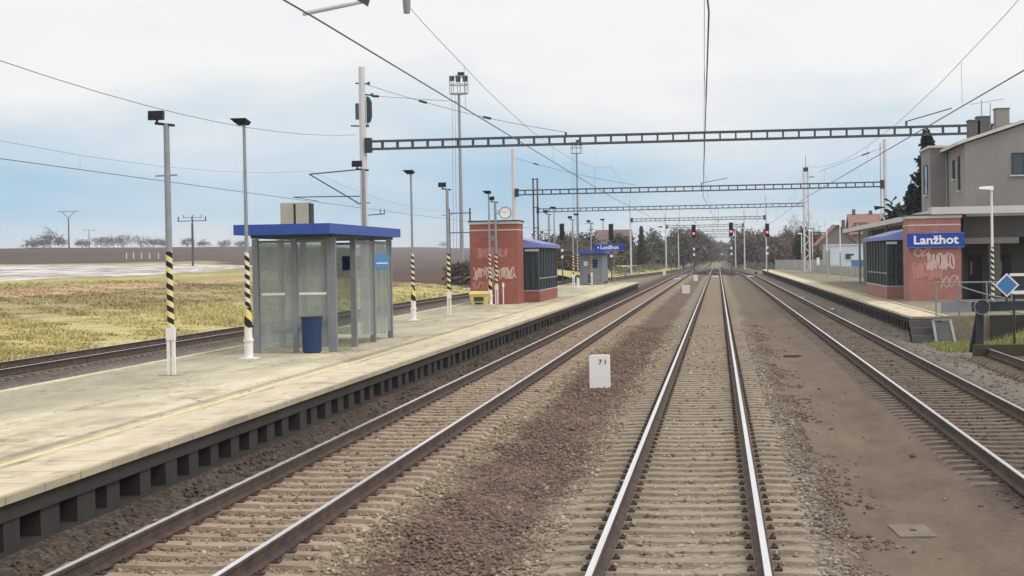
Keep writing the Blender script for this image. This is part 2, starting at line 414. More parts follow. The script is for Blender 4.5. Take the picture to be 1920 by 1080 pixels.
M['grasscoarse'] = grass_mat('dry_grass_blades', [(150, 142, 80), (202, 190, 118), (172, 148, 112), (206, 196, 132), (158, 148, 92)], .13)
M['grassgreen'] = grass_mat('green_grass', [(122, 130, 74), (150, 154, 96), (138, 136, 96), (162, 160, 112)], .5)
M['plough'] = grass_mat('ploughed_soil', [(76, 62, 59), (96, 78, 74), (84, 70, 66), (106, 87, 80)], .03, (1, .15, 1))
M['foil'] = grass_mat('white_crop_foil', [(92, 80, 76), (214, 208, 206), (140, 128, 124), (232, 228, 228), (128, 116, 112), (226, 222, 222)], .16, (1, .10, 1))
M['ground'] = grass_mat('rough_ground', [(96, 92, 76), (124, 116, 92), (106, 98, 84), (136, 126, 100)], .06)
M['gravel'] = grass_mat('grey_gravel', [(120, 114, 108), (146, 140, 130), (132, 126, 118), (156, 150, 138)], .5)
M['forecourt'] = grass_mat('worn_asphalt', [(120, 112, 100), (148, 142, 128), (134, 126, 112), (158, 150, 132)], .35)

def leaf_mat(name, a, b):
    q = Mat(name, srgb(*a), .9, 0, .15)
    f = q.noise(q.vec('pos'), .8, 4, .6)
    at = q.n('ShaderNodeAttribute'); at.attribute_name = 'tone'
    c = q.mix(at.outputs['Fac'], srgb(*a), srgb(*b))
    q.color(q.mix(1.0, c, q.ramp(f, [(.3, (.72, .72, .72)), (.7, (1.2, 1.2, 1.2))]), 'MULTIPLY'))
    return q.m
M['twig'] = leaf_mat('bare_twigs', (88, 82, 80), (124, 116, 112))
M['twigbrown'] = leaf_mat('brown_twigs', (88, 76, 72), (120, 104, 96))
M['twiggreen'] = leaf_mat('grey_green_twigs', (88, 92, 84), (118, 120, 108))
M['spruce'] = leaf_mat('spruce_needles', (34, 42, 40), (62, 72, 66))
M['darkgreen'] = leaf_mat('evergreen_leaves', (44, 52, 48), (74, 82, 72))

# ------------------------------------------------------------------ mesh helpers
class MB:
    def __init__(s): s.v, s.f, s.mi = [], [], []
    def add(s, vs, fs, mi=0):
        o = len(s.v); s.v += [tuple(p) for p in vs]
        s.f += [tuple(i + o for i in q) for q in fs]; s.mi += [mi]*len(fs); return s
    def box(s, x0, x1, y0, y1, z0, z1, mi=0):
        return s.add([(x, y, z) for z in (z0, z1) for y in (y0, y1) for x in (x0, x1)],
                     [(0, 2, 3, 1), (4, 5, 7, 6), (0, 1, 5, 4), (2, 6, 7, 3), (0, 4, 6, 2), (1, 3, 7, 5)], mi)
    def bar(s, p, q, w, h=None, mi=0):
        """rectangular bar from p to q"""
        p, q = Vector(p), Vector(q); d = (q - p).normalized(); h = h or w
        u = d.cross(Vector((0, 0, 1)));
        if u.length < 1e-3: u = Vector((1, 0, 0))
        u.normalize(); v = u.cross(d).normalized()
        vs = [c + u*(a*w/2) + v*(b*h/2) for c in (p, q) for a, b in ((-1, -1), (1, -1), (1, 1), (-1, 1))]
        return s.add(vs, [(3, 2, 1, 0), (4, 5, 6, 7), (0, 1, 5, 4), (1, 2, 6, 5), (2, 3, 7, 6), (3, 0, 4, 7)], mi)
    def tube(s, p, q, r, r2=None, n=10, mi=0, cap=True):
        p, q = Vector(p), Vector(q); d = (q - p).normalized(); r2 = r if r2 is None else r2
        u = d.cross(Vector((0, 0, 1)))
        if u.length < 1e-3: u = Vector((1, 0, 0))
        u.normalize(); v = d.cross(u).normalized()
        vs = [c + (u*math.cos(2*math.pi*i/n) + v*math.sin(2*math.pi*i/n))*k for c, k in ((p, r), (q, r2)) for i in range(n)]
        fs = [(i, (i + 1) % n, n + (i + 1) % n, n + i) for i in range(n)]
        if cap: fs += [tuple(range(n))[::-1], tuple(range(n, 2*n))]
        return s.add(vs, fs, mi)
    def path(s, pts, r, n=6, mi=0):
        pts = [Vector(p) for p in pts]; o = len(s.v); k = len(pts)
        for i, p in enumerate(pts):
            d = (pts[min(i + 1, k - 1)] - pts[max(i - 1, 0)]).normalized()
            u = d.cross(Vector((0, 0, 1)))
            if u.length < 1e-3: u = Vector((1, 0, 0))
            u.normalize(); v = d.cross(u)
            s.v += [tuple(p + (u*math.cos(2*math.pi*j/n) + v*math.sin(2*math.pi*j/n))*r) for j in range(n)]
        for i in range(k - 1):
            for j in range(n):
                s.f.append((o + i*n + j, o + i*n + (j + 1) % n, o + (i + 1)*n + (j + 1) % n, o + (i + 1)*n + j)); s.mi.append(mi)
        return s
    def prism(s, poly, d, mi=0):
        """polygon of 3-D points pushed along d"""
        n = len(poly); d = Vector(d); P = [Vector(p) for p in poly]
        return s.add(P + [p + d for p in P], [tuple(range(n))[::-1], tuple(range(n, 2*n))] + [(i, (i + 1) % n, n + (i + 1) % n, n + i) for i in range(n)], mi)
    def ring(s, c, r, t, dep, n=24, mi=0):
        """flat ring facing y"""
        c = Vector(c)
        for y0 in (0,):
            vs = []
            for k, yy in ((r, -dep/2), (r, dep/2), (r - t, dep/2), (r - t, -dep/2)):
                vs += [c + Vector((math.cos(2*math.pi*i/n)*k, yy, math.sin(2*math.pi*i/n)*k)) for i in range(n)]
            fs = [(a*n + i, a*n + (i + 1) % n, ((a + 1) % 4)*n + (i + 1) % n, ((a + 1) % 4)*n + i) for a in range(4) for i in range(n)]
        return s.add(vs, fs, mi)
    def mesh(s, name, *mats):
        me = bpy.data.meshes.new(name)
        me.from_pydata(s.v, [], s.f); me.update()
        for q in mats: me.materials.append(M[q] if isinstance(q, str) else q)
        if len(mats) > 1: me.polygons.foreach_set('material_index', s.mi)
        import bmesh
        b = bmesh.new(); b.from_mesh(me); bmesh.ops.recalc_face_normals(b, faces=b.faces); b.to_mesh(me); b.free()
        me.polygons.foreach_set('use_smooth', [True]*len(me.polygons)); me.set_sharp_from_angle(angle=R(38))
        return me
    def build(s, name, mats, parent=None, loc=(0, 0, 0), rz=0):
        mats = mats if isinstance(mats, (list, tuple)) else [mats]
        return link(name, s.mesh(name, *mats), parent, loc, rz)

def link(name, me, parent=None, loc=(0, 0, 0), rz=0):
    o = bpy.data.objects.new(name, me); COL.objects.link(o)
    o.location = loc; o.rotation_euler = (0, 0, rz)
    if parent: o.parent = parent
    return o
def tag(o, label, cat, group=None, kind=None):
    if label: o['label'] = label
    if cat: o['category'] = cat
    if group: o['group'] = group
    if kind: o['kind'] = kind
    return o
def thing(name, label, cat, loc=(0, 0, 0), rz=0, group=None):
    o = bpy.data.objects.new(name, None); COL.objects.link(o); o.empty_display_size = .2
    o.location = loc; o.rotation_euler = (0, 0, rz)
    return tag(o, label, cat, group)
def struct(o): o['kind'] = 'structure'; return o
def kids(o): return [c for c in COL.objects if c.parent == o]
def dup(root, loc, label, rz=None):
    r = root.copy(); COL.objects.link(r); r.location = loc; r['label'] = label
    if rz is not None: r.rotation_euler = (0, 0, rz)
    for c in root.children:
        k = c.copy(); COL.objects.link(k); k.parent = r
        for g in c.children:
            h = g.copy(); COL.objects.link(h); h.parent = k
    return r
def text(name, body, size, mat, parent, loc, bold=.0, width=None):
    """lettering standing upright and facing the camera (towards -y)"""
    cu = bpy.data.curves.new(name, 'FONT'); cu.body = body; cu.size = size; cu.align_x = 'CENTER'; cu.align_y = 'CENTER'
    cu.extrude = .004; cu.offset = bold; cu.resolution_u = 3
    t = bpy.data.objects.new(name + '_curve', cu); COL.objects.link(t)
    bpy.context.view_layer.update()
    me = bpy.data.meshes.new_from_object(t.evaluated_get(bpy.context.evaluated_depsgraph_get()))
    COL.objects.unlink(t); bpy.data.objects.remove(t)
    xs = [v.co.x for v in me.vertices]; k = width/(max(xs) - min(xs)) if width else 1
    for v in me.vertices: v.co = (v.co.x*k, -v.co.z, v.co.y)
    me.materials.clear(); me.materials.append(M[mat])
    return link(name, me, parent, loc)
def fast_mesh(name, V, Fc, mat, tone=None):
    """V (n,3), Fc (k,3|4) arrays"""
    me = bpy.data.meshes.new(name); n, k, w_ = len(V), len(Fc), Fc.shape[1]
    me.vertices.add(n); me.vertices.foreach_set('co', np.asarray(V, np.float32).ravel())
    me.loops.add(k*w_); me.loops.foreach_set('vertex_index', np.asarray(Fc, np.int32).ravel())
    me.polygons.add(k); me.polygons.foreach_set('loop_start', np.arange(0, k*w_, w_, dtype=np.int32))
    me.update(calc_edges=True)
    if tone is not None:
        a = me.attributes.new('tone', 'FLOAT', 'POINT'); a.data.foreach_set('value', np.asarray(tone, np.float32))
    me.materials.append(M[mat]); return me
rng = np.random.default_rng(11)

# ------------------------------------------------------------------ ground, fields, track bed
TRACKS = (-4.71, 0.0, 4.66, -19.35)
RAILS_X = [c + d for c in TRACKS for d in (-.75, .75)]

struct(MB().add([(-4000, -600, -.62), (4000, -600, -.62), (4000, 7000, -.62), (-4000, 7000, -.62)], [(0, 1, 2, 3)]).build('ground', 'ground'))

def wav(x, y, s, seed=0):
    return np.sin(x*s*1.3 + y*s*.7 + seed)*.5 + np.sin(x*s*.6 - y*s*1.9 + seed*2.1)*.3 + np.sin(x*s*2.7 + y*s*2.3 + seed*.7)*.2

def left_height(X, Y):
    d = -X
    z = np.interp(d, [22, 30, 60, 115, 200, 330, 460], [-.34, -.1, .2, 1.0, 4.7, 13.0, 13.2])
    z = z + np.clip((Y - 800)*.0043, -1.5, 9)*np.clip(d/330, 0, 1)**1.5
    return z + wav(X, Y, .12, 1)*np.clip((d - 22)/40, 0, 1)*.16 + wav(X, Y, .012, 3)*np.clip((d - 150)/150, 0, 1)*.9

def grid(xs, ys):
    X, Y = np.meshgrid(xs, ys); nx = len(xs)
    i = np.arange(len(ys) - 1)[:, None]*nx + np.arange(nx - 1)[None, :]
    Fq = np.stack([i, i + 1, i + nx + 1, i + nx], -1).reshape(-1, 4)
    return X.ravel(), Y.ravel(), Fq

def fields():
    xs = -np.concatenate([np.arange(22.3, 60, 1.2), np.arange(60, 210, 3.5), np.arange(210, 470, 9)])[::-1]
    ys = np.concatenate([np.arange(-40, 120, 2.2), np.arange(120, 420, 5), np.arange(420, 2700, 22)])
    X, Y, Fq = grid(xs, ys)
    Z = left_height(X, Y)
    cx, cy = X[Fq].mean(1), Y[Fq].mean(1); d = -cx
    jit = wav(cx, cy, .05, 5)*6
    foil = (d > 112 + jit*.8 + np.clip(cy - 280, 0, 400)*.11) & (d < 190 + jit*1.5) & (cy < 560 + jit*4)
    pl = ~foil & ((d > 200 + jit*.3) | (cy > 215 + 2.8*(d - 35) + jit*2))
    for nm, mk, mt in (('grass_field', ~foil & ~pl, 'grass'), ('ploughed_field', pl, 'plough'), ('foil_covered_field', foil, 'foil')):
        f = Fq[mk]; u, inv = np.unique(f.ravel(), return_inverse=True)
        V = np.stack([X[u], Y[u], Z[u]], -1)
        me = fast_mesh(nm, V, inv.reshape(-1, 4), mt); me.polygons.foreach_set('use_smooth', [True]*len(me.polygons))
        struct(link(nm, me))
fields()

def bed_height(X):
    z = np.full_like(X, -.34)
    for c in TRACKS:
        z = np.maximum(z, np.interp(np.abs(X - c), [0, 1.45, 2.1], [-.218, -.222, -.34]))
    return z
def bed_side(X, Z):
    return np.maximum(Z, np.interp(X, [-6.9, -6.45, -5.9, 5.9, 6.85, 7.2], [-.06, -.08, -.34, -.34, -.10, -.08]))*((X > -7.2) & (X < 7.2)) + Z*((X <= -7.2) | (X >= 7.2))
def track_bed():
    xs = np.unique(np.concatenate([np.arange(-22.5, 12.6, .25)] + [c + np.array([-2.1, -1.45, 1.45, 2.1]) for c in TRACKS]))
    ys = np.concatenate([np.arange(-6, 70, .35), np.arange(70, 200, 2), np.arange(200, 1001, 20)])
    X, Y, Fq = grid(xs, ys)
    Z = np.where(Y > 59.5, bed_side(X, bed_height(X)), np.where(X < 0, bed_side(X, bed_height(X)), bed_height(X))) + wav(X, Y, 3.1, 2)*.010 + wav(X, Y, .8, 4)*.008
    me = fast_mesh('track_bed', np.stack([X, Y, Z], -1), Fq, 'bed'); me.polygons.foreach_set('use_smooth', [True]*len(me.polygons))
    struct(link('track_bed', me))
track_bed()

def stones():
    n = 90000
    u = rng.random(n)
    Y = 14.0*np.exp(u*math.log(75/14.0))
    X = rng.uniform(-6.35, 7.2, n)
    keep = np.ones(n, bool)
    for r in RAILS_X: keep &= np.abs(X - r) > .1
    mud = (X > 1.75) & (X < 3.6)
    keep &= ~mud | (rng.random(n) < np.clip((2.5 - X)/.75, 0, 1)**2*.7*(wav(X, Y, .9, 3) > -.15) + .004)
    dark = ((X > 3.6) | (X < -5.6))
    keep &= ~dark | (rng.random(n) < np.where(X > 5.8, .10, .4))
    crib = np.zeros(n, bool)
    for c in TRACKS[:3]: crib |= np.abs(X - c) < 1.35
    on = crib & (np.abs(((Y - .13) % .6) - .3) > .16)
    keep &= ~on | (rng.random(n) < .12)
    X, Y = X[keep], Y[keep]; n = len(X)
    sz = rng.uniform(.014, .034, n)*np.where(rng.random(n) < .06, 1.5, 1)*np.clip(1 + (Y - 14)/90, 1, 1.5)
    Z = np.where((X < 0) | (Y > 59.5), bed_side(X, bed_height(X)), bed_height(X)) + sz*.25 + np.where(crib[keep] & (np.abs(((Y - .13) % .6) - .3) > .16), .03, 0)
    base = np.array([(1, 0, 0), (0, 1, 0), (-1, 0, 0), (0, -1, 0), (0, 0, 1), (0, 0, -1)], float)
    fc = np.array([(0, 1, 4), (1, 2, 4), (2, 3, 4), (3, 0, 4), (1, 0, 5), (2, 1, 5), (3, 2, 5), (0, 3, 5)])
    V = base[None]*(sz[:, None, None]*rng.uniform(.65, 1.3, (n, 6, 1))) + rng.normal(0, .22, (n, 6, 3))*sz[:, None, None]
    a = rng.uniform(0, 6.28, n); c, s_ = np.cos(a), np.sin(a)
    V = np.stack([V[..., 0]*c[:, None] - V[..., 1]*s_[:, None], V[..., 0]*s_[:, None] + V[..., 1]*c[:, None], V[..., 2]*.75], -1)
    V += np.stack([X, Y, Z], -1)[:, None]
    Fc = fc[None] + (np.arange(n)*6)[:, None, None]
    me = fast_mesh('ballast_stones', V.reshape(-1, 3), Fc.reshape(-1, 3), 'stone', np.repeat(rng.random(n), 6))
    tag(link('ballast_stones', me), 'loose brown and grey ballast stones between the tracks', 'ballast', kind='stuff')
stones()

def tufts():
    n = 24000
    Y = 26*np.exp(rng.random(n)*math.log(260/26))
    lo, hi = -.47*Y, np.minimum(-.10*Y, -22.4)
    lo = np.maximum(np.minimum(lo, -23.), -150)
    X = lo + (hi - lo)*rng.random(n)
    keep = (-X < 124 + 5*wav(X, Y, .05, 2)) & ~(Y > 205 + 2.8*(-X - 35)); X, Y = X[keep], Y[keep]; n = len(X)
    patch = np.clip(.55 + .6*wav(X, Y, .21, 7) + .5*wav(X, Y, .83, 2), .12, 1.3)
    V, T = [], []
    for k in range(5):
        a = rng.uniform(0, 6.28, n); h = rng.uniform(.12, .36, n)*patch; wd = rng.uniform(.02, .05, n)*(1 + Y/120)
        ox, oy = rng.normal(0, .12, n), rng.normal(0, .12, n); ln = rng.normal(0, .16, n)
        bx, by = X + ox, Y + oy; bz = left_height(bx, by) - .03
        V.append(np.stack([np.stack([bx - np.cos(a)*wd, by - np.sin(a)*wd, bz], -1), np.stack([bx + np.cos(a)*wd, by + np.sin(a)*wd, bz], -1),
                           np.stack([bx + ln, by + rng.normal(0, .16, n), bz + h], -1)], 1))
    V = np.concatenate(V).reshape(-1, 3)
    me = fast_mesh('dry_grass', V, np.arange(len(V)).reshape(-1, 3), 'grassblade')
    tag(link('dry_grass', me), 'tufts of dry yellow grass beyond the far left track', 'grass', kind='stuff')
tufts()

# ------------------------------------------------------------------ tracks
RAIL_PROFILE = [(-.075, -.172), (.075, -.172), (.075, -.155), (.012, -.135), (.012, -.045), (.034, -.036), (.036, -.008), (.029, 0), (-.029, 0), (-.036, -.008), (-.034, -.036), (-.012, -.045), (-.012, -.135), (-.075, -.155)]
def resample(path, step=4.0):
    """smooth x(y) through the given points"""
    ys = np.array([p[1] for p in path], float); xs = np.array([p[0] for p in path], float)
    n = max(2, int((ys[-1] - ys[0])/step)); yy = np.linspace(ys[0], ys[-1], n + 1)
    xx = np.interp(yy, ys, xs)
    if len(path) > 2:
        k = np.hanning(15); k /= k.sum(); pad = np.pad(xx, 7, 'edge'); pad[:7] += (np.arange(-7, 0))*(xx[1] - xx[0]); pad[-7:] += np.arange(1, 8)*(xx[-1] - xx[-2])
        xx = np.convolve(pad, k, 'valid')
    return list(zip(xx, yy))
def rail_mb(path, off):
    b = MB(); n = len(RAIL_PROFILE); k = len(path)
    for i, (x, y) in enumerate(path):
        j0, j1 = max(i - 1, 0), min(i + 1, k - 1)
        d = Vector((path[j1][0] - path[j0][0], path[j1][1] - path[j0][1])).normalized(); nx, ny = d.y, -d.x
        b.v += [(x + (off + px)*nx, y + (off + px)*ny, pz) for px, pz in RAIL_PROFILE]
    for i in range(k - 1):
        for j in range(n):
            b.f.append((i*n + j, i*n + (j + 1) % n, (i + 1)*n + (j + 1) % n, (i + 1)*n + j)); b.mi.append(1 if j == 7 else 0)
    b.f.append(tuple(range(n))); b.mi.append(0)
    return b
def sleeper_mb():
    b = MB()
    xs = [-1.3, -1.22, -.98, -.52, -.3, .3, .52, .98, 1.22, 1.3]; zs = [-.24, -.186, -.176, -.176, -.19, -.19, -.176, -.176, -.186, -.24]
    prof = [(-.15, -.30), (-.11, 0), (.11, 0), (.15, -.30)]
    for x, z in zip(xs, zs): b.v += [(x, -.15, -.32), (x, -.115, z), (x, .115, z), (x, .15, -.32)]
    for i in range(len(xs) - 1):
        for j in range(3): b.f.append((i*4 + j, i*4 + j + 1, i*4 + j + 5, i*4 + j + 4)); b.mi.append(0)
    b.f += [(0, 1, 2, 3), (36, 39, 38, 37)]; b.mi += [0, 0]
    for sx in (-.75, .75):
        for d in (-.125, .125):
            b.box(sx + d - .035, sx + d + .035, -.05, .05, -.178, -.150, 1)
            b.tube((sx + d, 0, -.150), (sx + d, 0, -.128), .016, n=6, mi=1)
    return b
SLEEP = {}
def sleeper_mesh(mt):
    if mt not in SLEEP: SLEEP[mt] = sleeper_mb().mesh('sleeper', mt, 'railside')
    return SLEEP[mt]
def track(label, path, mt, y0, y_parts, y_end, step=4.0):
    t = thing('railway_track', label, 'railway track', (0, 0, 0), 0, 'tracks through the station')
    p = resample(path, step)
    for o in (-.75, .75): rail_mb(p, o).build('rail', ['railside', 'railtop'], t)
    me = sleeper_mesh(mt); ys = np.array([q[1] for q in p]); xs = np.array([q[0] for q in p])
    y, n = y0, 0; b = MB(); sv, sf, sm = [tuple(v.co) for v in me.vertices], [tuple(f.vertices) for f in me.polygons], [f.material_index for f in me.polygons]
    while y < y_end:
        x = float(np.interp(y, ys, xs)); a = math.atan2(float(np.interp(y + 2, ys, xs)) - x, 2)
        if n < 100 and y > y_parts:
            link('sleeper', me, t, (x, y, random.uniform(-.006, .004)), -a + random.uniform(-.01, .01)); n += 1
        elif y > y_parts:
            c, s_ = math.cos(-a), math.sin(-a); o = len(b.v)
            b.v += [(x + c*v[0] - s_*v[1], y + s_*v[0] + c*v[1], v[2]) for v in sv]; b.f += [tuple(i + o for i in f) for f in sf]; b.mi += sm
        y += .6
    if b.v: b.build('far_sleepers', [mt, 'railside'], t)['kind'] = 'stuff'
    return t
track('middle track in front of the camera with bright rails and tan sleepers', [(0, -5), (0, 1000)], 'sleepertan', 1.0, 13.0, 330, 40)
track('track beside the island platform with rust tinted sleepers', [(-4.71, -5), (-4.71, 1000)], 'sleeperpink', 1.3, 13.0, 330, 40)
track('dark sleepered track beside the right hand platform, curving in towards the signals', [(4.66, -5), (4.66, 235), (4.45, 262), (3.6, 295), (1.5, 350), (.15, 400)], 'sleeperdark', 1.1, 22.0, 395)
track('far left track at the edge of the dry grass field behind the island platform', [(-19.35, -5), (-19.35, 150), (-18.4, 178), (-13, 238), (-4.9, 395)], 'sleeperdark', 1.2, 38.0, 390)
track('crossover track linking the left and middle tracks beyond the red signals', [(-4.71, 265), (-4.4, 285), (-.3, 375), (0, 395)], 'sleeperdark', 266, 266, 268)

tn = thing('turnout', 'dark timbered turnouts joining the three tracks beyond the red signals', 'turnout', (0, 0, 0))
for pth_ in ([(4.55, 255), (4.2, 270), (.35, 335), (0, 350)], [(-4.71, 300), (-4.3, 318), (-.4, 372), (0, 388)], [(0, 262), (-.4, 280), (-4.4, 345), (-4.71, 362)]):
    for o in (-.75, .75): rail_mb(resample(pth_, 4.0), o).build('rail', ['railside', 'railtop'], tn)
b = MB()
for k in range(120):
    y = 262 + .9*k; xr = float(np.interp(y, [262, 300, 350, 372], [6.0, 4.6, 2.6, 1.6])); xl = -6.1 if y > 285 else -1.6
    b.box(xl + random.uniform(-.15, .15), xr + random.uniform(-.15, .15), y, y + .3, -.3, -.165)
b.build('timbers', 'railside', tn)['kind'] = 'stuff'
MB().box(-1.9, -1.5, 285, 286, -.34, .1).build('point_motor', 'darksteel', tn); MB().box(5.9, 6.3, 268, 269, -.34, .1).build('point_motor', 'darksteel', tn)

# ------------------------------------------------------------------ platforms
PZ = .5
def edge_parts(parent, xe, sgn, y0, y1, near):
    """edge slabs, recessed beam and piers; sgn points from the edge into the platform"""
    b = MB().box(min(xe, xe + sgn*.96), max(xe, xe + sgn*.96), y0, y1, PZ - .075, PZ + .004)
    b.build('edge_slab', 'edgeslab', parent)
    x1, x2 = xe + sgn*.07, xe + sgn*.45
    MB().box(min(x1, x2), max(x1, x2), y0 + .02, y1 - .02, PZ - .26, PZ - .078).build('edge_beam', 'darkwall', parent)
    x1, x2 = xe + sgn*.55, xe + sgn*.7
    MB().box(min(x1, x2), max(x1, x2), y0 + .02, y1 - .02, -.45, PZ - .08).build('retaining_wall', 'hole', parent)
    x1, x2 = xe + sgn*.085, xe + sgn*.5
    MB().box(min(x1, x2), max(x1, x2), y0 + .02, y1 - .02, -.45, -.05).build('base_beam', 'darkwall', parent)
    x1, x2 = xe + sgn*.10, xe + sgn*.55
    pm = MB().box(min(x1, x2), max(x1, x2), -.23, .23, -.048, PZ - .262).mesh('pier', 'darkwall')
    y = near; n = 0; b = MB()
    while y < y1 - .4:
        if n < 100: link('pier', pm, parent, (-sgn*random.uniform(-.03, .02), y + random.uniform(-.05, .05), 0)).scale = (1, random.uniform(.8, 1.2), 1); n += 1
        else: b.box(min(x1, x2), max(x1, x2), y - .25, y + .25, -.45, PZ - .262)
        y += 1.0
    if b.v: b.build('far_piers', 'darkwall', parent)['kind'] = 'stuff'
isl = thing('island_platform', 'long pale island platform with shelters and striped lamp posts on it', 'platform'); struct(isl)
b = MB().box(-12.1, -7.342, 5, 152.6, -.45, PZ)
b.build('paving', 'paving', isl)
MB().box(-12.3, -12.1, 5, 152.6, -.45, PZ + .02).build('back_kerb', 'edgeslab', isl)
MB().box(-7.56, -7.46, 5, 152, PZ + .002, PZ + .005).build('yellow_line', 'yellowline', isl)
edge_parts(isl, -6.38, -1, 5, 152.6, 13.4)
rp = thing('side_platform', 'right hand platform in front of the station building with steps at its near end', 'platform'); struct(rp)
MB().box(7.762, 30, 60, 262, -.45, PZ - .003).build('paving', 'forecourt', rp)
MB().box(7.95, 8.05, 60.2, 262, PZ - .001, PZ + .002).build('yellow_line', 'yellowline', rp)
edge_parts(rp, 6.8, 1, 60, 262, 60.7)
st = MB()
for i in range(3): st.box(6.7, 7.6, 59.0 + .32*i, 60.02, -.45 + .002*i, -.3 + .24*(i + 1) - .02)
st.build('steps', 'stuccodark', rp)
MB().box(9.35, 12.2, 59.8, 60.03, -.4, .52).build('end_wall', 'darkwall', rp)
def bank():
    xs, ys = np.arange(9.4, 40, .4), np.arange(49, 61.3, .4)
    X, Y, Fq = grid(xs, ys)
    Z = np.interp(Y, [49, 55.5, 60.5, 62], [-.36, -.26, .56, .6]) + wav(X, Y, 1.3, 2)*.05
    Z = np.where(X < 12, np.minimum(Z, np.interp(X, [9.4, 10.2, 12], [-.36, -.1, .62])), Z)
    me = fast_mesh('grass_bank', np.stack([X, Y, Z], -1), Fq, 'grassgreen'); struct(link('grass_bank', me))
    n = 7000; X = rng.uniform(9.3, 15, n); Y = rng.uniform(49, 61, n)
    Zb = np.interp(Y, [49, 55.5, 60.5, 62], [-.36, -.26, .56, .6]); Zb = np.where(X < 12, np.minimum(Zb, np.interp(X, [9.4, 10.2, 12], [-.36, -.1, .62])), Zb)
    a = rng.uniform(0, 6.28, n); wd = rng.uniform(.012, .03, n); h = rng.uniform(.08, .25, n)
    V = np.stack([np.stack([X - np.cos(a)*wd, Y - np.sin(a)*wd, Zb - .05], -1), np.stack([X + np.cos(a)*wd, Y + np.sin(a)*wd, Zb - .05], -1),
                  np.stack([X + rng.normal(0, .08, n), Y + rng.normal(0, .08, n), Zb + h], -1)], 1).reshape(-1, 3)
    tag(link('bank_grass', fast_mesh('bank_grass', V, np.arange(3*n).reshape(-1, 3), 'grassgreen')), 'short green grass on the bank beside the right platform steps', 'grass', kind='stuff')
bank()
struct(MB().add([(12.3, -6, -.34), (60, -6, -.34), (60, 50, -.34), (12.3, 50, -.34)], [(0, 1, 2, 3)]).build('gravel_ground', 'gravel'))
struct(MB().add([(12.4, 262, .3), (400, 262, .3), (400, 1500, .3), (12.4, 1500, .3)], [(0, 1, 2, 3)]).build('rough_ground', 'ground'))
struct(MB().add([(30, 50, .42), (400, 50, .42), (400, 262, .42), (30, 262, .42)], [(0, 1, 2, 3)]).build('yard_ground', 'forecourt'))

# ------------------------------------------------------------------ underpass stair houses (red brick block + glazed stair cover)
def scribble(parent, name, mt, x0, x1, z0, z1, y, n, seed, wdt=.045):
    """sprayed loops as flat ribbons a few millimetres proud of the wall"""
    r = random.Random(seed); b = MB()
    for k in range(n):
        cx = x0 + (x1 - x0)*(k + .5)/n; w_, h_ = (x1 - x0)/n*r.uniform(.5, .95), (z1 - z0)*r.uniform(.35, .55)
        cz = (z0 + z1)/2 + r.uniform(-.1, .1)*(z1 - z0); a0, a1 = r.uniform(0, 6), r.uniform(6, 12); f2 = r.choice((1, 2, 2, 3))
        pts = []
        for i in range(23):
            t = a0 + a1*i/22
            pts.append((min(max(cx + math.cos(t)*w_*.6, x0), x1), min(max(cz + math.sin(t*f2*.5 + k)*h_, z0), z1)))
        for (ax, az), (bx, bz) in zip(pts, pts[1:]):
            d = Vector((bx - ax, bz - az))
            if d.length < 1e-4: continue
            d.normalize(); q = Vector((-d.y, d.x))*wdt*r.uniform(.3, .6)
            yy = y - .0004*(len(b.f) % 40)
            b.add([(ax - q.x, yy, az - q.y), (bx - q.x, yy, bz - q.y), (bx + q.x, yy, bz + q.y), (ax + q.x, yy, az + q.y)], [(0, 1, 2, 3)])
    return b.build(name, mt, parent)

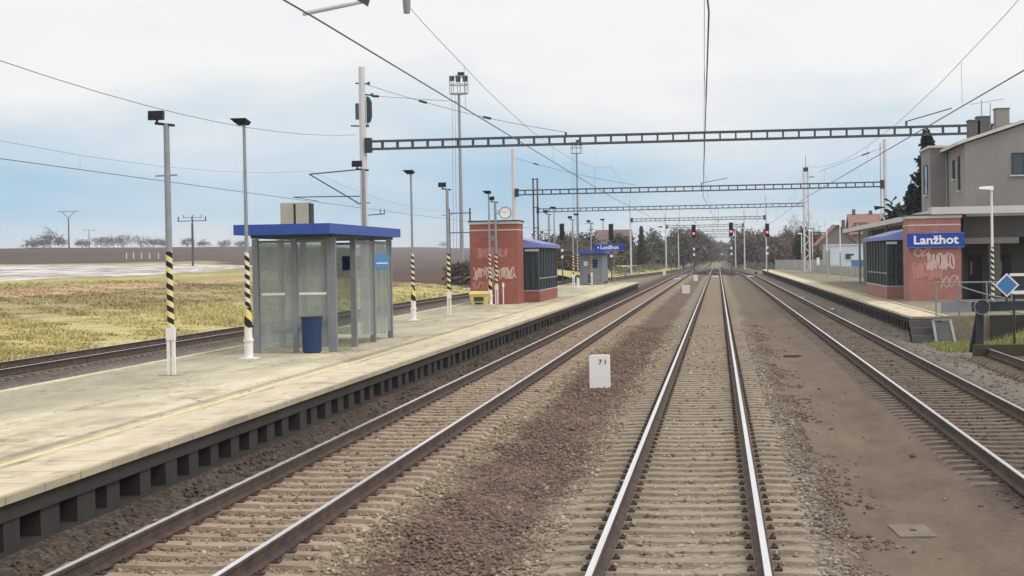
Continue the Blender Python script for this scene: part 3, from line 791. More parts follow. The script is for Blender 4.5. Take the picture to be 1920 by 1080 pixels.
def stair_house(label, cx, y, w_, h, sgn, step_out, glen, gap, brick):
    """sgn=+1: the glazed part sticks out to the right of the brick block"""
    t = thing('stair_house', label, 'stair house', (cx, y, PZ), 0, 'underpass stair houses')
    hw = w_/2
    MB().box(-hw, hw, 0, 2.4, -.05, h - .14).build('wall', brick, t)
    b = MB().box(-hw - .05, hw + .05, -.05, 2.45, h - .14, h - .02).box(-hw - .012, hw + .012, -.012, 2.41, h - .46, h - .41)
    b.build('white_band', 'fascia', t)
    MB().box(-hw - .08, hw + .08, -.08, 2.48, h - .018, h + .04).build('roof', 'darksteel', t)
    MB().box(-.12, .12, -.02, -.001, h - .95, h - .7).build('vent', 'galv', t)
    # glazed stair cover behind
    xo = sgn*(hw + step_out); xi = -sgn*hw
    x0, x1 = min(xo, xi), max(xo, xi); y0, y1 = gap, gap + glen
    b = MB().box(x0, x1, y0, y1, -.05, .56)
    b.build('plinth', brick, t)
    MB().box(x0 - .02, x1 + .02, y0 - .02, y1 + .02, .561, .60).build('sill', 'fascia', t)
    g = MB()
    xs_ = xo - sgn*.06
    g.box(xs_ - .008, xs_ + .008, y0 + .06, y1 - .06, .60, 2.72)
    g.box(x0 + .07, x1 - .07, y0 + .055, y0 + .07, .60, 2.72)
    g.box(xi + sgn*.05 - .008, xi + sgn*.05 + .008, y0 + .06, y1 - .06, .60, 2.72)
    g.box(x0 + .07, x1 - .07, y1 - .07, y1 - .055, .60, 2.72)
    g.build('glazing', 'glassdark', t)
    n = 7
    for i in range(n + 1):
        yy = y0 + .06 + (y1 - y0 - .12)*i/n
        MB().box(xs_ - .055, xs_ + .055, yy - .06, yy + .06, .60, 2.74).build('mullion', 'frameteal', t)
    for xx in (sgn*(hw + .05), sgn*(hw + .05) + sgn*step_out*.45):
        MB().box(xx - .04, xx + .04, y0 + .02, y0 + .10, .60, 2.74).build('mullion', 'frameteal', t)
    MB().box(xs_ - .03, xs_ + .07, y0, y1, 1.15, 1.22).build('rail', 'galv', t)
    MB().box(min(sgn*(hw + .01), xo), max(sgn*(hw + .01), xo), y0 - .03, y0, 2.56, 2.68).build('lintel', 'white', t)
    # pitched blue roof
    ov = .18
    P = [(x0 - ov, y0 - ov, 2.745), (x1 + ov, y0 - ov, 2.745), (x1 + ov, y0 - ov, 2.93), ((x0 + x1)/2, y0 - ov + .25, 3.32), (x0 - ov, y0 - ov, 2.93)]
    MB().prism(P, (0, glen + 2*ov, 0)).build('roof', 'bluelight', t)
    return t
h1 = stair_house('brick stair house with graffiti beside a yellow grit box on the island platform', -10.43, 85.0, 2.34, 4.05, 1, .72, 10, 3.0, 'brick')
scribble(h1, 'graffiti', 'graffitipink', -.85, .65, 2.25, 2.75, -.003, 14, 3, .05)
scribble(h1, 'graffiti', 'graffiti', -1.05, 1.1, 1.2, 1.8, -.003, 15, 5, .06)
scribble(h1, 'graffiti', 'graffitipink', -1.1, .1, .72, 1.15, -.003, 9, 9, .06)
h2 = stair_house('brick stair house carrying the large blue station name board on the side platform', 9.865, 79.0, 2.25, 3.78, -1, .50, 11, 5.0, 'brickpale')
scribble(h2, 'graffiti', 'graffitipink', -.95, .35, .95, 1.7, -.003, 9, 12, .10)
scribble(h2, 'graffiti', 'graffiti', -.35, .8, 1.35, 2.1, -.018, 7, 21, .09)
scribble(h2, 'graffiti', 'graffiti', -.9, -.2, 1.95, 2.3, -.003, 2, 33, .05)
scribble(h2, 'graffiti', 'graffiti', .2, 1.05, .55, 1.1, -.003, 2, 47, .04)

def name_board(label, x, y, z, w_, h, posts):
    t = thing('station_name_board', label, 'sign', (x, y, z), 0)
    MB().box(-w_/2, w_/2, -.05, .05, -h/2, h/2).build('board', 'signblue', t)
    b = MB().box(-w_/2 - .02, w_/2 + .02, -.052, .052, h/2, h/2 + .02).box(-w_/2 - .02, w_/2 + .02, -.052, .052, -h/2 - .02, -h/2)
    b.build('rim', 'frame', t)
    text('lettering', 'Lanžhot', h*.86, 'white', t, (0, -.056, .0), .022*h, w_*.78 if not posts else w_*.62)
    for px in posts:
        MB().tube((px, .08, -z + PZ), (px, .08, h/2), .035).build('post', 'galv', t)
    return t
name_board('large blue board with white letters fixed across the front of the right brick stair house', 9.885, 78.88, 3.17, 2.47, .61, [])
nb = name_board('small distant blue station name board on posts at the far end of the island platform', -8.55, 146.5, 3.52, 2.45, .5, (-.6, .35))
MB().prism([(-1.05, -.06, .0), (-.88, -.06, .1), (-.88, -.06, -.1)], (0, .005, 0)).build('arrow', 'white', nb)

# ------------------------------------------------------------------ glass waiting shelters
def shelter(label, x0, x1, y0, y1, H, glassmat, roofmat, framem, bays, open_bays, near_solid=False):
    t = thing('waiting_shelter', label, 'shelter', ((x0 + x1)/2, y0, PZ), 0)
    a, L_ = (x1 - x0)/2, y1 - y0
    gt = H - .42
    b = MB().box(-a - .1, a + .3, -1.5*(L_ > 5) - .15, L_ + .15, H - .24, H)
    b.build('roof', roofmat, t)
    MB().box(-a, a + .1, -.5*(L_ > 5), L_, H - .31, H - .243).build('ceiling', 'frameteal', t)
    ys_ = [L_*i/bays for i in range(bays + 1)]
    for i, yy in enumerate(ys_):
        for xx in (-a, a):
            wd = .09 if not (i == 0 and xx > 0) else .13
            MB().box(xx - wd, xx + wd*.6, yy - .06, yy + .06, 0, H - .315).build('post', framem, t)
    MB().box(-.06, .06, -.05, .05, 0, H - .315).build('post', framem, t)
    for i in range(bays):
        ya, yb = ys_[i] + .07, ys_[i + 1] - .07
        MB().box(-a - .012, -a + .012, ya, yb, .18, gt).build('back_pane', glassmat, t)
        if i not in open_bays:
            p = MB().box(a - .012, a + .012, ya, yb, .2, gt).build('side_pane', glassmat, t)
            MB().box(a - .03, a + .03, ya, yb, gt, gt + .06).build('rail', framem, t)
    for yy, nm in ((0, 'end_pane'), (L_, 'end_pane')):
        for xa, xb in ((-a + .07, -.07), (.07, a - .14)):
            MB().box(xa, xb, yy - .012, yy + .012, .12, gt).build(nm, glassmat, t)
        MB().box(-a + .07, a - .1, yy - .03, yy + .03, gt, gt + .06).build('rail', framem, t)
    return t, a, L_, gt
s1, a, L_, gt = shelter('large glass waiting shelter under a flat deep blue roof on the island platform', -10.82, -8.92, 42.0, 49.5, 3.10, 'glass', 'blue', 'frame', 3, (0,))
for xa, xb in ((-a + .12, -.25), (.1, a - .16)): MB().box(xa, xb, -.022, -.016, 1.40, 1.46).build('white_stripe', 'white', s1)
MB().box(-.42, .12, L_ - .06, L_ - .03, 1.95, 2.35).build('poster', 'posterdark', s1)
pp = MB().box(a + .014, a + .024, 5.25, 7.15, 1.98, 2.38).build('poster', 'posterlight', s1)
MB().box(a + .026, a + .03, 5.35, 7.05, 2.12, 2.15).build('white_line', 'white', pp)
MB().box(-a + .06, -a + .5, 1.2, 6.6, .42, .48).build('bench', 'wood', s1)
t = thing('litter_bin', 'blue round litter bin at the near glass end of the large shelter', 'bin', (-9.4, 41.68, PZ))
MB().tube((0, 0, .03), (0, 0, .84), .23, .25, 18).build('body', 'bluebin', t)
b = MB().tube((0, 0, .84), (0, 0, .88), .27, .27, 18); b.build('rim', 'darksteel', t)
MB().tube((0, 0, 0), (0, 0, .03), .2, .2, 16).build('foot', 'darksteel', t)
t = thing('roof_cabinet', 'pair of beige sheet metal cabinets standing on the blue shelter roof', 'cabinet', (-10.32, 44.2, PZ + 3.1))
for k in (-.21, .19):
    MB().box(k - .17, k + .17, -.2, .2, .05, .62).build('cabinet_body', 'beige', t)
    MB().box(k + .171, k + .215, -.19, .19, .05, .60).build('side_panel', 'darksteel', t)
MB().box(-.4, .42, -.15, .15, 0, .048).build('base', 'darksteel', t)
s3, a, L_, gt = shelter('small grey metal waiting shelter near the far end of the island platform', -10.7, -8.95, 143.0, 149.2, 2.75, 'frame', 'blue', 'frame', 3, (9,))
MB().box(-.05, .5, -.03, -.016, 1.35, 2.05).build('notice_board', 'posterdark', s3)
MB().box(-.62, -.3, -.03, -.016, 1.55, 1.9).build('notice', 'white', s3)
MB().box(-.3, .1, -.03, -.016, .15, .85).build('panel', 'frameteal', s3)

t = thing('grit_box', 'pale yellow grit box with a dark panel standing in front of the brick stair house', 'grit box', (-11.05, 84.2, PZ))
b = MB(); b.add([(-.36, -.3, 0), (.36, -.3, 0), (.36, .3, 0), (-.36, .3, 0), (-.47, -.36, .52), (.47, -.36, .52), (.47, .36, .52), (-.47, .36, .52)],
                [(3, 2, 1, 0), (4, 5, 6, 7), (0, 1, 5, 4), (1, 2, 6, 5), (2, 3, 7, 6), (3, 0, 4, 7)])
b.build('body', 'yellowbox', t)
MB().add([(-.5, -.4, .525), (.5, -.4, .525), (.5, .4, .525), (-.5, .4, .525), (-.46, -.36, .6), (.46, -.36, .6), (.46, .2, .68), (-.46, .2, .68)],
         [(3, 2, 1, 0), (4, 5, 6, 7), (0, 1, 5, 4), (1, 2, 6, 5), (2, 3, 7, 6), (3, 0, 4, 7)]).build('lid', 'yellowbox', t)
MB().box(-.25, .22, -.37, -.355, .2, .40).build('panel', 'wood', t)
MB().box(-.22, .2, -.36, -.335, .06, .12).build('slot', 'darkdoor', t)

# ------------------------------------------------------------------ platform lamps
def lamp_flat(label, loc, yellow=True):
    t = thing('platform_lamp', label, 'lamp post', loc, 0, 'lamp posts on the island platform')
    MB().tube((0, 0, 2.45), (0, 0, 5.42), .047, .036, 12).build('pole', 'galv', t)
    MB().tube((0, 0, 1.18), (0, 0, 2.45), .062, .055, 14).build('striped_shaft', 'stripe', t)
    MB().tube((0, 0, .72), (0, 0, 1.18), .095, .075, 16).build('striped_collar', 'stripewide', t)
    MB().tube((0, 0, .03), (0, 0, .72), .10, .09, 16).tube((0, 0, .40), (0, 0, .46), .12, .12, 16).build('base_sleeve', 'whitepost', t)
    MB().box(-.2, .2, -.2, .2, 0, .03).build('foot_plate', 'whitepost', t)
    h = MB()
    h.add([(-.26, -.30, 5.50), (.12, -.30, 5.50), (.12, .2, 5.44), (-.26, .2, 5.44), (-.16, -.2, 5.40), (.08, -.2, 5.40), (.08, .12, 5.36), (-.16, .12, 5.36)],
          [(0, 1, 2, 3), (7, 6, 5, 4), (4, 5, 1, 0), (5, 6, 2, 1), (6, 7, 3, 2), (7, 4, 0, 3)])
    h.build('lamp_head', 'lampbox', t)
    return t
def lamp_box(label, loc):
    t = thing('floodlight_post', label, 'lamp post', loc, 0, 'floodlight posts on the island platform')
    MB().tube((0, 0, 2.45), (0, 0, 4.98), .066, .058, 14).build('pole', 'galv', t)
    MB().tube((0, 0, .95), (0, 0, 2.45), .068, .066, 14).build('striped_shaft', 'stripey', t)
    b = MB().box(-.08, -.02, -.04, .04, .02, .95).box(.02, .08, -.04, .04, .02, .95)
    b.build('legs', 'whitepost', t)
    MB().box(-.085, .085, -.06, .06, .70, .95).build('junction_box', 'whitepost', t)
    MB().box(-.22, .22, -.16, .16, 0, .02).build('foot_plate', 'slab', t)
    MB().bar((-.22, -.02, 4.99), (.16, .02, 4.94), .09, .05).build('bracket', 'darksteel', t)
    MB().bar((-.24, 0, 3.95), (.20, 0, 3.96), .03).build('cross_bar', 'galv', t)
    MB().prism([(-.33, -.14, 5.05), (-.03, -.14, 5.05), (-.03, -.12, 5.23), (-.33, -.12, 5.23)], (0, .13, .0)).build('floodlight', 'lampbox', t)
    MB().bar((-.18, -.02, 4.98), (-.18, -.02, 5.06), .04).build('stem', 'darksteel', t)
    return t
A0 = lamp_flat('thin pale post with flat lamp head at the near left corner of the large shelter', (-10.35, 39.4, PZ))
dup(A0, (-10.72, 63.6, PZ), 'thin post with flat lamp head and striped foot just beyond the large glass shelter')
dup(A0, (-10.55, 84.3, PZ), 'thin pale flat headed lamp post right in front of the brick stair house wall')
dup(A0, (-10.0, 112.5, PZ), 'distant thin flat headed lamp post between the glazed stair cover and the grey shelter')
dup(A0, (-10.0, 131, PZ), 'distant thin flat headed lamp post immediately left of the small grey shelter')
dup(A0, (-9.3, 150.5, PZ), 'farthest thin flat headed lamp post behind the small blue name board')
B0 = lamp_box('thick leaning grey post with a dark box floodlight, nearest on the platform', (-10.4, 33.8, PZ))
dup(B0, (-10.2, 52.3, PZ), 'post with dark box floodlight rising behind the blue roof of the large shelter')
dup(B0, (-10.1, 68.2, PZ), 'post with dark box floodlight and white twin feet left of the brick stair house')
dup(B0, (-10.28, 84.6, PZ), 'post with dark box floodlight that carries the round clock')
dup(B0, (-10.1, 110, PZ), 'post with dark box floodlight rising above the pale blue pitched stair roof')
dup(B0, (-10.0, 127, PZ), 'distant post with dark box floodlight just left of the grey shelter')
dup(B0, (-9.75, 142, PZ), 'distant post with dark box floodlight rising over the grey shelter roof')
t = thing('station_clock', 'round pale platform clock hung on an arm from a floodlight post', 'clock', (-9.79, 84.6, 4.93))
MB().ring((0, 0, 0), .30, .045, .12, 28).build('rim', 'frame', t)
MB().tube((0, -.05, 0), (0, .05, 0), .262, .262, 28).build('face', 'clockface', t)
MB().bar((-.03, -.056, -.02), (.1, -.056, .08), .03, .006).bar((.0, -.056, .0), (-.14, -.056, .1), .02, .006).build('hands', 'black', t)
MB().bar((-.46, 0, -.02), (-.29, 0, -.02), .05).bar((-.46, 0, .1), (-.28, 0, .1), .03).build('arm', 'galv', t)
t = thing('stake', 'short white marker stake right of the striped post before the brick stair house', 'post', (-9.95, 84.5, PZ))
MB().tube((0, 0, 0), (0, 0, .85), .03).build('post', 'whitepost', t); MB().tube((0, 0, .85), (0, 0, 1.05), .06, .05).build('cap', 'whitepost', t)

def side_lamp(label, loc):
    t = thing('street_lamp', label, 'lamp post', loc, 0, 'lamp posts on the right hand platform')
    MB().tube((0, 0, 2.3), (0, 0, 4.45), .05, .042, 12).build('pole', 'whitepost', t)
    MB().tube((0, 0, .0), (0, 0, 2.3), .062, .055, 12).build('striped_shaft', 'stripe', t)
    MB().add([(-.46, -.1, 4.50), (.06, -.12, 4.44), (.06, .12, 4.44), (-.46, .1, 4.50), (-.42, -.06, 4.58), (.06, -.09, 4.60), (.06, .09, 4.60), (-.42, .06, 4.58)],
             [(3, 2, 1, 0), (4, 5, 6, 7), (0, 1, 5, 4), (1, 2, 6, 5), (2, 3, 7, 6), (3, 0, 4, 7)]).build('lamp_head', 'white', t)
    return t
C0 = side_lamp('white lamp post with spiral black stripes in front of the dark station recess', (10.66, 68, PZ))
for (x, y), lb in (((10.0, 205), 'farthest pale lamp post on the side platform, left of the dark bushes'), ((9.9, 180), 'distant pale lamp post on the side platform in front of the dark bushes'),
                   ((10.3, 163), 'distant pale lamp post before the grey house gable'), ((10.2, 144), 'pale lamp post behind the blue and white hall front on the side platform')):
    dup(C0, (x, y, PZ), lb)
# ------------------------------------------------------------------ station building
sb = thing('station_building', 'grey two storey station building with a pale canopy at the right edge', 'building', (-.28, 0, 0))
MB().prism([(11.9, 82, .4), (24, 82, .4), (24, 82, 7.8), (18.4, 82, 9.55), (11.9, 82, 7.55)], (0, 12.0, 0)).build('main_wall', 'stucco', sb)
MB().prism([(11.55, 81.8, 7.50), (18.4, 81.8, 9.64), (24.3, 81.8, 7.76), (24.3, 81.8, 7.9), (18.4, 81.8, 9.80), (11.55, 81.8, 7.64)], (0, 12.5, 0)).build('roof', 'fascia', sb)
MB().box(11.08, 11.9, 88.2, 92.0, .4, 7.75).build('annex_wall', 'stucco', sb)
MB().box(10.98, 12.0, 88.05, 92.1, 7.752, 7.86).build('annex_roof', 'fascia', sb)
def window(parent, face, u0, u1, z0, z1, at, n=2, mt='white'):
    """face 'y': in a wall facing the camera at y=at; face 'x': in a wall facing -x at x=at"""
    e = .05
    def bx(b, ua, ub, da, db, za, zb):
        if face == 'y': b.box(ua, ub, at + da, at + db, za, zb)
        else: b.box(at + da, at + db, ua, ub, za, zb)
        return b
    b = MB(); bx(b, u0, u1, -.05, .02, z0, z0 + e); bx(b, u0, u1, -.05, .02, z1 - e, z1)
    for k in range(n + 1):
        c = u0 + (u1 - u0 - e)*k/n; bx(b, c, c + e, -.048, .018, z0 + e + .001, z1 - e - .001)
    f = b.build('window', mt, parent)
    bx(MB(), u0 + e, u1 - e, -.02, -.004, z0 + e, z1 - e).build('pane', 'panegrey', f)
    bx(MB(), u0 - .08, u1 + .08, -.1, .0, z0 - .06, z0 - .003).build('sill', 'fascia', f)
    return f
window(sb, 'y', 13.97, 15.6, 6.08, 7.08, 82, 3, 'darksteel')
window(sb, 'x', 89.2, 90.6, 5.5, 7.0, 11.08, 1, 'darksteel')
window(sb, 'x', 85.4, 86.0, 6.1, 7.0, 11.9, 1, 'darksteel')
window(sb, 'x', 83.6, 84.1, 5.5, 7.1, 11.9, 1, 'darksteel')
MB().tube((11.82, 87.8, 4.5), (11.82, 87.8, 7.5), .05).build('drain_pipe', 'frame', sb)
for cx, cy, w_, z0, z1, mt in ((12.62, 84.3, .5, 7.6, 8.72, 'stuccodark'), (13.05, 84.3, .56, 7.7, 8.88, 'stuccodark'), (14.05, 85.2, .62, 8.2, 9.30, 'stucco')):
    c = MB().box(cx - w_/2, cx + w_/2, cy - .4, cy + .4, z0, z1).build('chimney', mt, sb)
    MB().box(cx - w_/2 - .03, cx + w_/2 + .03, cy - .43, cy + .43, z1, z1 + .05).build('cap', 'stuccodark', c)
# ground floor front, canopy
MB().box(11.5, 24, 80.0, 81.98, 3.25, 4.2).build('front_band', 'stuccodark', sb)
MB().box(11.45, 13.9, 79.9, 80.3, 2.98, 3.247).build('lintel', 'stucco', sb)
MB().box(11.7, 24, 81.5, 81.9, .45, 3.245).build('ground_floor_wall', 'stuccodark', sb)
for x in (12.6, 14.4): MB().box(x, x + .5, 80.0, 80.4, .45, 2.977 if x < 13.5 else 3.246).build('pillar', 'stuccodark', sb)
for x in (11.9, 13.2):
    d = MB().box(x, x + .6, 81.44, 81.497, .5, 2.5).build('door', 'darkdoor', sb)
    MB().box(x + .1, x + .18, 81.42, 81.437, 1.6, 2.2).build('door_pane', 'frame', d)
b = MB().box(10.0, 24, 78.85, 79.95, 4.30, 4.62); b.build('canopy_fascia', 'fascia', sb)
MB().prism([(10.0, 79.952, 4.24), (11.88, 79.952, 4.34), (11.88, 79.952, 4.6), (10.0, 79.952, 4.5)], (0, 54, -.05)).build('canopy_roof', 'fascia', sb)
MB().box(11.89, 12.1, 94.1, 139, .45, 4.3).build('rear_wall', 'stuccodark', sb)
for yy in (96, 106, 116, 126): MB().tube((10.6, yy, .5), (10.6, yy, 4.25), .07).build('canopy_post', 'frame', sb)
t = thing('roof_aerial', 'bare television aerial on thin masts above the station roof', 'aerial', (13.15, 84.8, 8.0))
for x, zt in ((-.35, 1.75), (.05, 1.6)):
    MB().tube((x, 0, .1), (x, 0, zt), .02, n=6).build('mast', 'galv', t)
b = MB().bar((-.9, 0, 1.55), (.75, .1, 1.78), .018)
for k in range(7): b.bar((-.8 + .23*k, -.3, 1.57 + .03*k), (-.8 + .23*k, .3, 1.57 + .03*k), .014)
b.build('aerial_rods', 'galv', t)

# handrails and buffer stop on the right
t = thing('platform_railing', 'grey tube railing beside the steps at the near end of the side platform', 'railing', (-.22, 0, 0))
for x, y in ((7.85, 60.3), (8.6, 60.25), (9.5, 60.2), (10.3, 60.2)): MB().tube((x, y, PZ), (x, y, 1.62), .028, n=8).build('post', 'frame', t)
MB().path([(7.85, 60.3, 1.62), (9.5, 60.2, 1.62), (10.3, 60.2, 1.60)], .028).path([(7.85, 60.3, 1.02), (10.3, 60.2, 1.02)], .022).build('rails', 'frame', t)
MB().path([(8.6, 60.25, 1.5), (9.4, 59.6, 1.22), (10.6, 58.6, .95)], .024).path([(8.6, 60.25, 1.02), (10.6, 58.7, .55)], .02).build('sloping_rail', 'frame', t)
MB().box(8.0, 10.2, 60.2, 60.24, .62, .98).build('infill_panel', 'frame', t)
t = thing('hatch_frame', 'pale square metal frame leaning against the platform end by the steps', 'frame', (7.72, 58.9, -.3), .1)
b = MB()
P4 = [(-.27, 0, 0), (.33, .0, 0), (.24, .25, .72), (-.32, .25, .72)]
for i in range(4): b.bar(P4[i], P4[(i + 1) % 4], .09, .05)
b.build('rim', 'frame', t)
MB().prism([(-.2, .03, .06), (.24, .03, .06), (.18, .235, .66), (-.25, .235, .66)], (0, .02, 0)).build('panel', 'stuccodark', t)

bs = thing('buffer_stop', 'dark buffer stop with a round buffer at the end of the short siding', 'buffer stop', (8.42, 50.0, -.1))
MB().bar((-1.05, 0, 1.22), (1.5, 0, 1.24), .22, .26).build('buffer_beam', 'darksteel', bs)
for x in (-.85, .85):
    f = MB().bar((x, .15, -.1), (x + .02, .1, 1.1), .16).bar((x, 1.7, -.1), (x, .15, 1.1), .12).build('strut', 'darksteel', bs)
    h = MB().tube((x, -.14, 1.22), (x, -.42, 1.22), .09, n=14).tube((x, -.42, 1.22), (x, -.47, 1.22), .20, n=22).build('buffer', 'darksteel', bs)
    MB().ring((x, -.47, 1.22), .215, .022, .05, 24).build('painted_rim', 'frame', h)
MB().box(-1.1, 1.6, -.9, -.6, -.15, .2).build('front_sleeper', 'wood', bs)
MB().box(-1.05, 1.6, -.2, .08, -.17, .17).build('rear_sleeper', 'wood', bs)
t = thing('siding_track', 'short rusty siding track ending at the dark buffer stop', 'railway track', (0, 0, 0))
pth = [(8.42, 10.0), (8.42, 50.4)]
for o in (-.75, .75): rail_mb(pth, o).build('rail', ['railside', 'railtop'], t)
for k in range(14): link('sleeper', sleeper_mesh('sleeperdark'), t, (8.42, 41 + .62*k, -.03), 0)
t = thing('diamond_sign', 'blue diamond shaped railway sign with white border on the buffer stop', 'sign', (8.27, 49.7, 1.71), 0)
def diamond(r, y0, y1): return MB().prism([(-r, y0, 0), (0, y0, -r), (r, y0, 0), (0, y0, r)], (0, y1 - y0, 0))
diamond(.33, -.01, .01).build('border', 'white', t); diamond(.275, -.016, -.011).build('field', 'diamond', t)
MB().tube((0, .06, -.5), (0, .06, .2), .03).build('post', 'darksteel', t)
t = thing('white_frame_sign', 'white angular frame sign at the right edge behind the blue diamond', 'sign', (8.74, 52.0, 1.7))
MB().box(-.02, .9, -.02, .02, .22, .30).box(-.02, .06, -.021, .021, -.28, .0).box(.06, .9, -.02, .02, -.30, -.20).build('rim', 'white', t)
MB().box(-.02, .9, .022, .05, -.3, .3).build('panel', 'darksteel', t)
MB().tube((.1, .08, -1.9), (.1, .08, .25), .035).build('post', 'darksteel', t)

# ------------------------------------------------------------------ catenary portals
def portal(label, Y, xl, xr, zb, ml='round', mr='round', top=12.3, cell=.74, hangers=(), base_l=-.5, base_r=-.5, extra=True):
    t = thing('catenary_portal', label, 'catenary portal', (0, Y, 0), 0, 'catenary portals over the tracks')
    for x, kind, zb0 in ((xl, ml, base_l), (xr, mr, base_r)):
        if kind == 'round': MB().tube((x, 0, zb0), (x, 0, top), .23, .155, 18).build('mast', 'mast', t)
        elif kind == 'twin':
            for d in (-.26, .26): MB().tube((x + d, 0, zb0), (x + d, 0, top), .12, .10, 12).build('mast', 'beamsteel', t)
            b = MB()
            for z in (4, 6.5, 9, top - .15): b.box(x - .4, x + .4, -.08, .08, z - .06, z + .06)
            b.build('mast_ties', 'beamsteel', t)
        elif kind == 'slim': MB().tube((x, 0, zb0), (x, 0, top), .15, .10, 14).build('mast', 'mast', t)
        else:
            b = MB(); hw = .34
            for sx in (-hw, hw):
                for sy in (-hw, hw): b.bar((x + sx, sy, zb0), (x + sx*.75, sy*.75, top), .14)
            n = 16
            for k in range(n):
                z0 = zb0 + (top - zb0)*k/n; z1 = zb0 + (top - zb0)*(k + 1)/n; q = hw*(1 - .25*(k + .5)/n)
                sg = 1 if k % 2 else -1
                for sy in (-q, q): b.bar((x - sg*q, sy, z0), (x + sg*q, sy, z1), .085)
                for sx in (-q, q): b.bar((x + sx, -sg*q, z0), (x + sx, sg*q, z1), .085)
            b.build('lattice_mast', 'mast', t)
            MB().box(x - .3, x + .28, -.3, .3, top, top + .5).build('mast_head', 'darksteel', t)
            MB().bar((x + .1, 0, top - .7), (x + 1.0, 0, top - .65), .10).bar((x, 0, top + .4), (x, 0, top + 2.0), .05).build('mast_fittings', 'darksteel', t)
    b = MB(); h = .19
    x0, x1 = xl + .22, xr - .22
    for sy in (-.16, .16):
        for sz in (-h, h): b.box(x0, x1, sy - .045, sy + .045, zb + sz - .05, zb + sz + .05)
    n = int((x1 - x0)/cell)
    for k in range(n + 1):
        x = x0 + (x1 - x0)*k/n
        for sy in (-.16, .16): b.box(x - .04, x + .04, sy - .03, sy + .03, zb - h + .051, zb + h - .051)
        b.box(x - .03, x + .03, -.114, .114, zb - h - .03, zb - h + .03)
    b.build('beam', 'beamsteel', t)
    for x, s_ in ((xl, 1), (xr, -1)):
        MB().box(min(x + s_*.12, x + s_*.42), max(x + s_*.12, x + s_*.42), -.24, .24, zb - .36, zb + .36).build('beam_bracket', 'darksteel', t)
    for x, zc in hangers:
        hg = MB().tube((x, 0, zb - h - .05), (x, 0, zc + 1.15), .016, n=8).build('hanger', 'beamsteel', t)
        b = MB()
        for k in range(5): b.tube((x, 0, zc + .92 + .05*k), (x, 0, zc + .945 + .05*k), .04, n=10)
        b.tube((x, 0, zc + .85), (x, 0, zc + 1.2), .016, n=8); b.build('insulator', 'darksteel', hg)
    return t
ZC = 5.55
H3 = [(c + .55, ZC + .25) for c in TRACKS[:3]]
MID = 'concrete mast portal of grey lattice beam over all tracks, '
p0 = portal('catenary portal above the camera of which only a hanging arm shows at top', 21.0, -17.0, 15.4, 8.45)
for x, s_ in ((-3.3, -1), (5.9, -1)):
    hg = MB().tube((x, 0, 8.2), (x, 0, 5.86), .035, n=8).build('hanger', 'galv', p0)
    MB().tube((x, 0, 5.82), (x, 0, 5.66), .05, .04, n=10).build('end_fitting', 'galv', hg)
MB().path([(-3.75, 0, 6.1), (-3.85, 0, 5.82), (-4.1, 0, 5.78), (-4.58, 0, 5.70)], .028, 8).build('registration_arm', 'mast', p0)
MB().prism([(-3.90, -.03, 5.84), (-3.78, -.03, 5.76), (-3.72, -.03, 5.96), (-3.84, -.03, 5.98)], (0, .06, 0)).build('arm_clamp', 'beamsteel', p0)
p1 = portal('nearest full grey catenary portal with the tall pale mast behind the large shelter', 86.0, -17.0, 15.16, 8.46, top=12.35)
MB().prism([(-16.78, -.1, 9.55), (-16.62, -.1, 9.65), (-16.55, -.1, 9.9), (-16.55, -.1, 10.6), (-16.66, -.1, 10.85), (-16.78, -.1, 10.9)], (0, .3, 0)).build('tension_wheel', 'darksteel', p1)
MB().box(-17.34, -17.2, -.1, .1, 9.75, 10.55).build('counterweight', 'beamsteel', p1)
for z, a, c in ((11.52, -.32, .34), (9.42, -.6, .25), (10.95, .15, .5)):
    MB().bar((-17 + a, 0, z + .03), (-17 + c, 0, z - .02), .07).tube((-17 + c, 0, z - .06), (-17 + c, 0, z + .08), .07, n=10).build('cross_arm', 'beamsteel', p1)
ca = MB().bar((-17.15, 0, 7.28), (-19.75, 0, 7.10), .06).bar((-19.75, 0, 7.10), (-17.2, 0, 5.55), .06).build('cantilever_arm', 'beamsteel', p1)
MB().bar((-17.2, 0, 5.95), (-20.6, 0, 5.98), .05).bar((-20.6, 0, 5.98), (-19.3, 0, 5.75), .03).build('steady_arm', 'beamsteel', ca)
MB().bar((-16.8, 0, 5.0), (-16.0, 0, 5.05), .05).bar((-16.2, 0, 5.04), (-16.2, 0, 5.3), .04).bar((-16.0, 0, 5.04), (-16.0, 0, 5.3), .04).build('small_bracket', 'beamsteel', p1)
b = MB().bar((-6.9, 0, 8.66), (-6.9, 0, 8.85), .10).bar((9.45, 0, 8.65), (9.45, 0, 8.95), .10).bar((9.45, 0, 8.92), (11.6, 0, 9.5), .05)
b.build('beam_fittings', 'beamsteel', p1)
p2 = portal('second grey catenary portal, its left mast rising behind the brick stair house', 151.0, -17.0, 14.5, 8.42, top=12.2)
MB().bar((14.15, .3, -.4), (14.15, .3, 11.9), .10).build('cable_post', 'mast', p2)
MB().bar((-.9, 0, 8.65), (-.9, 0, 8.9), .08).bar((-.9, 0, 8.88), (1.3, 0, 9.25), .05).build('beam_fittings', 'beamsteel', p2)
p3 = portal('third catenary portal, from dark twin poles to a tall lattice mast at right', 215.0, -21.7, 11.1, 8.62, 'twin', 'lattice', top=12.6, hangers=H3)
portal('fourth distant catenary portal with a white mast on the far end of the side platform', 280.0, -13.3, 8.05, 8.55, 'slim', 'slim', top=12.0, hangers=[(.5, 5.8)], base_r=.2)
portal('fifth faint distant portal on dark masts beyond the red signals', 345.0, -9.6, 5.6, 8.5, 'slim', 'slim', top=11.5, cell=1.2)
portal('sixth faint distant portal, narrow, low over the wooded cutting', 410.0, -8.6, 4.5, 8.5, 'slim', 'slim', top=10.5, cell=1.5)
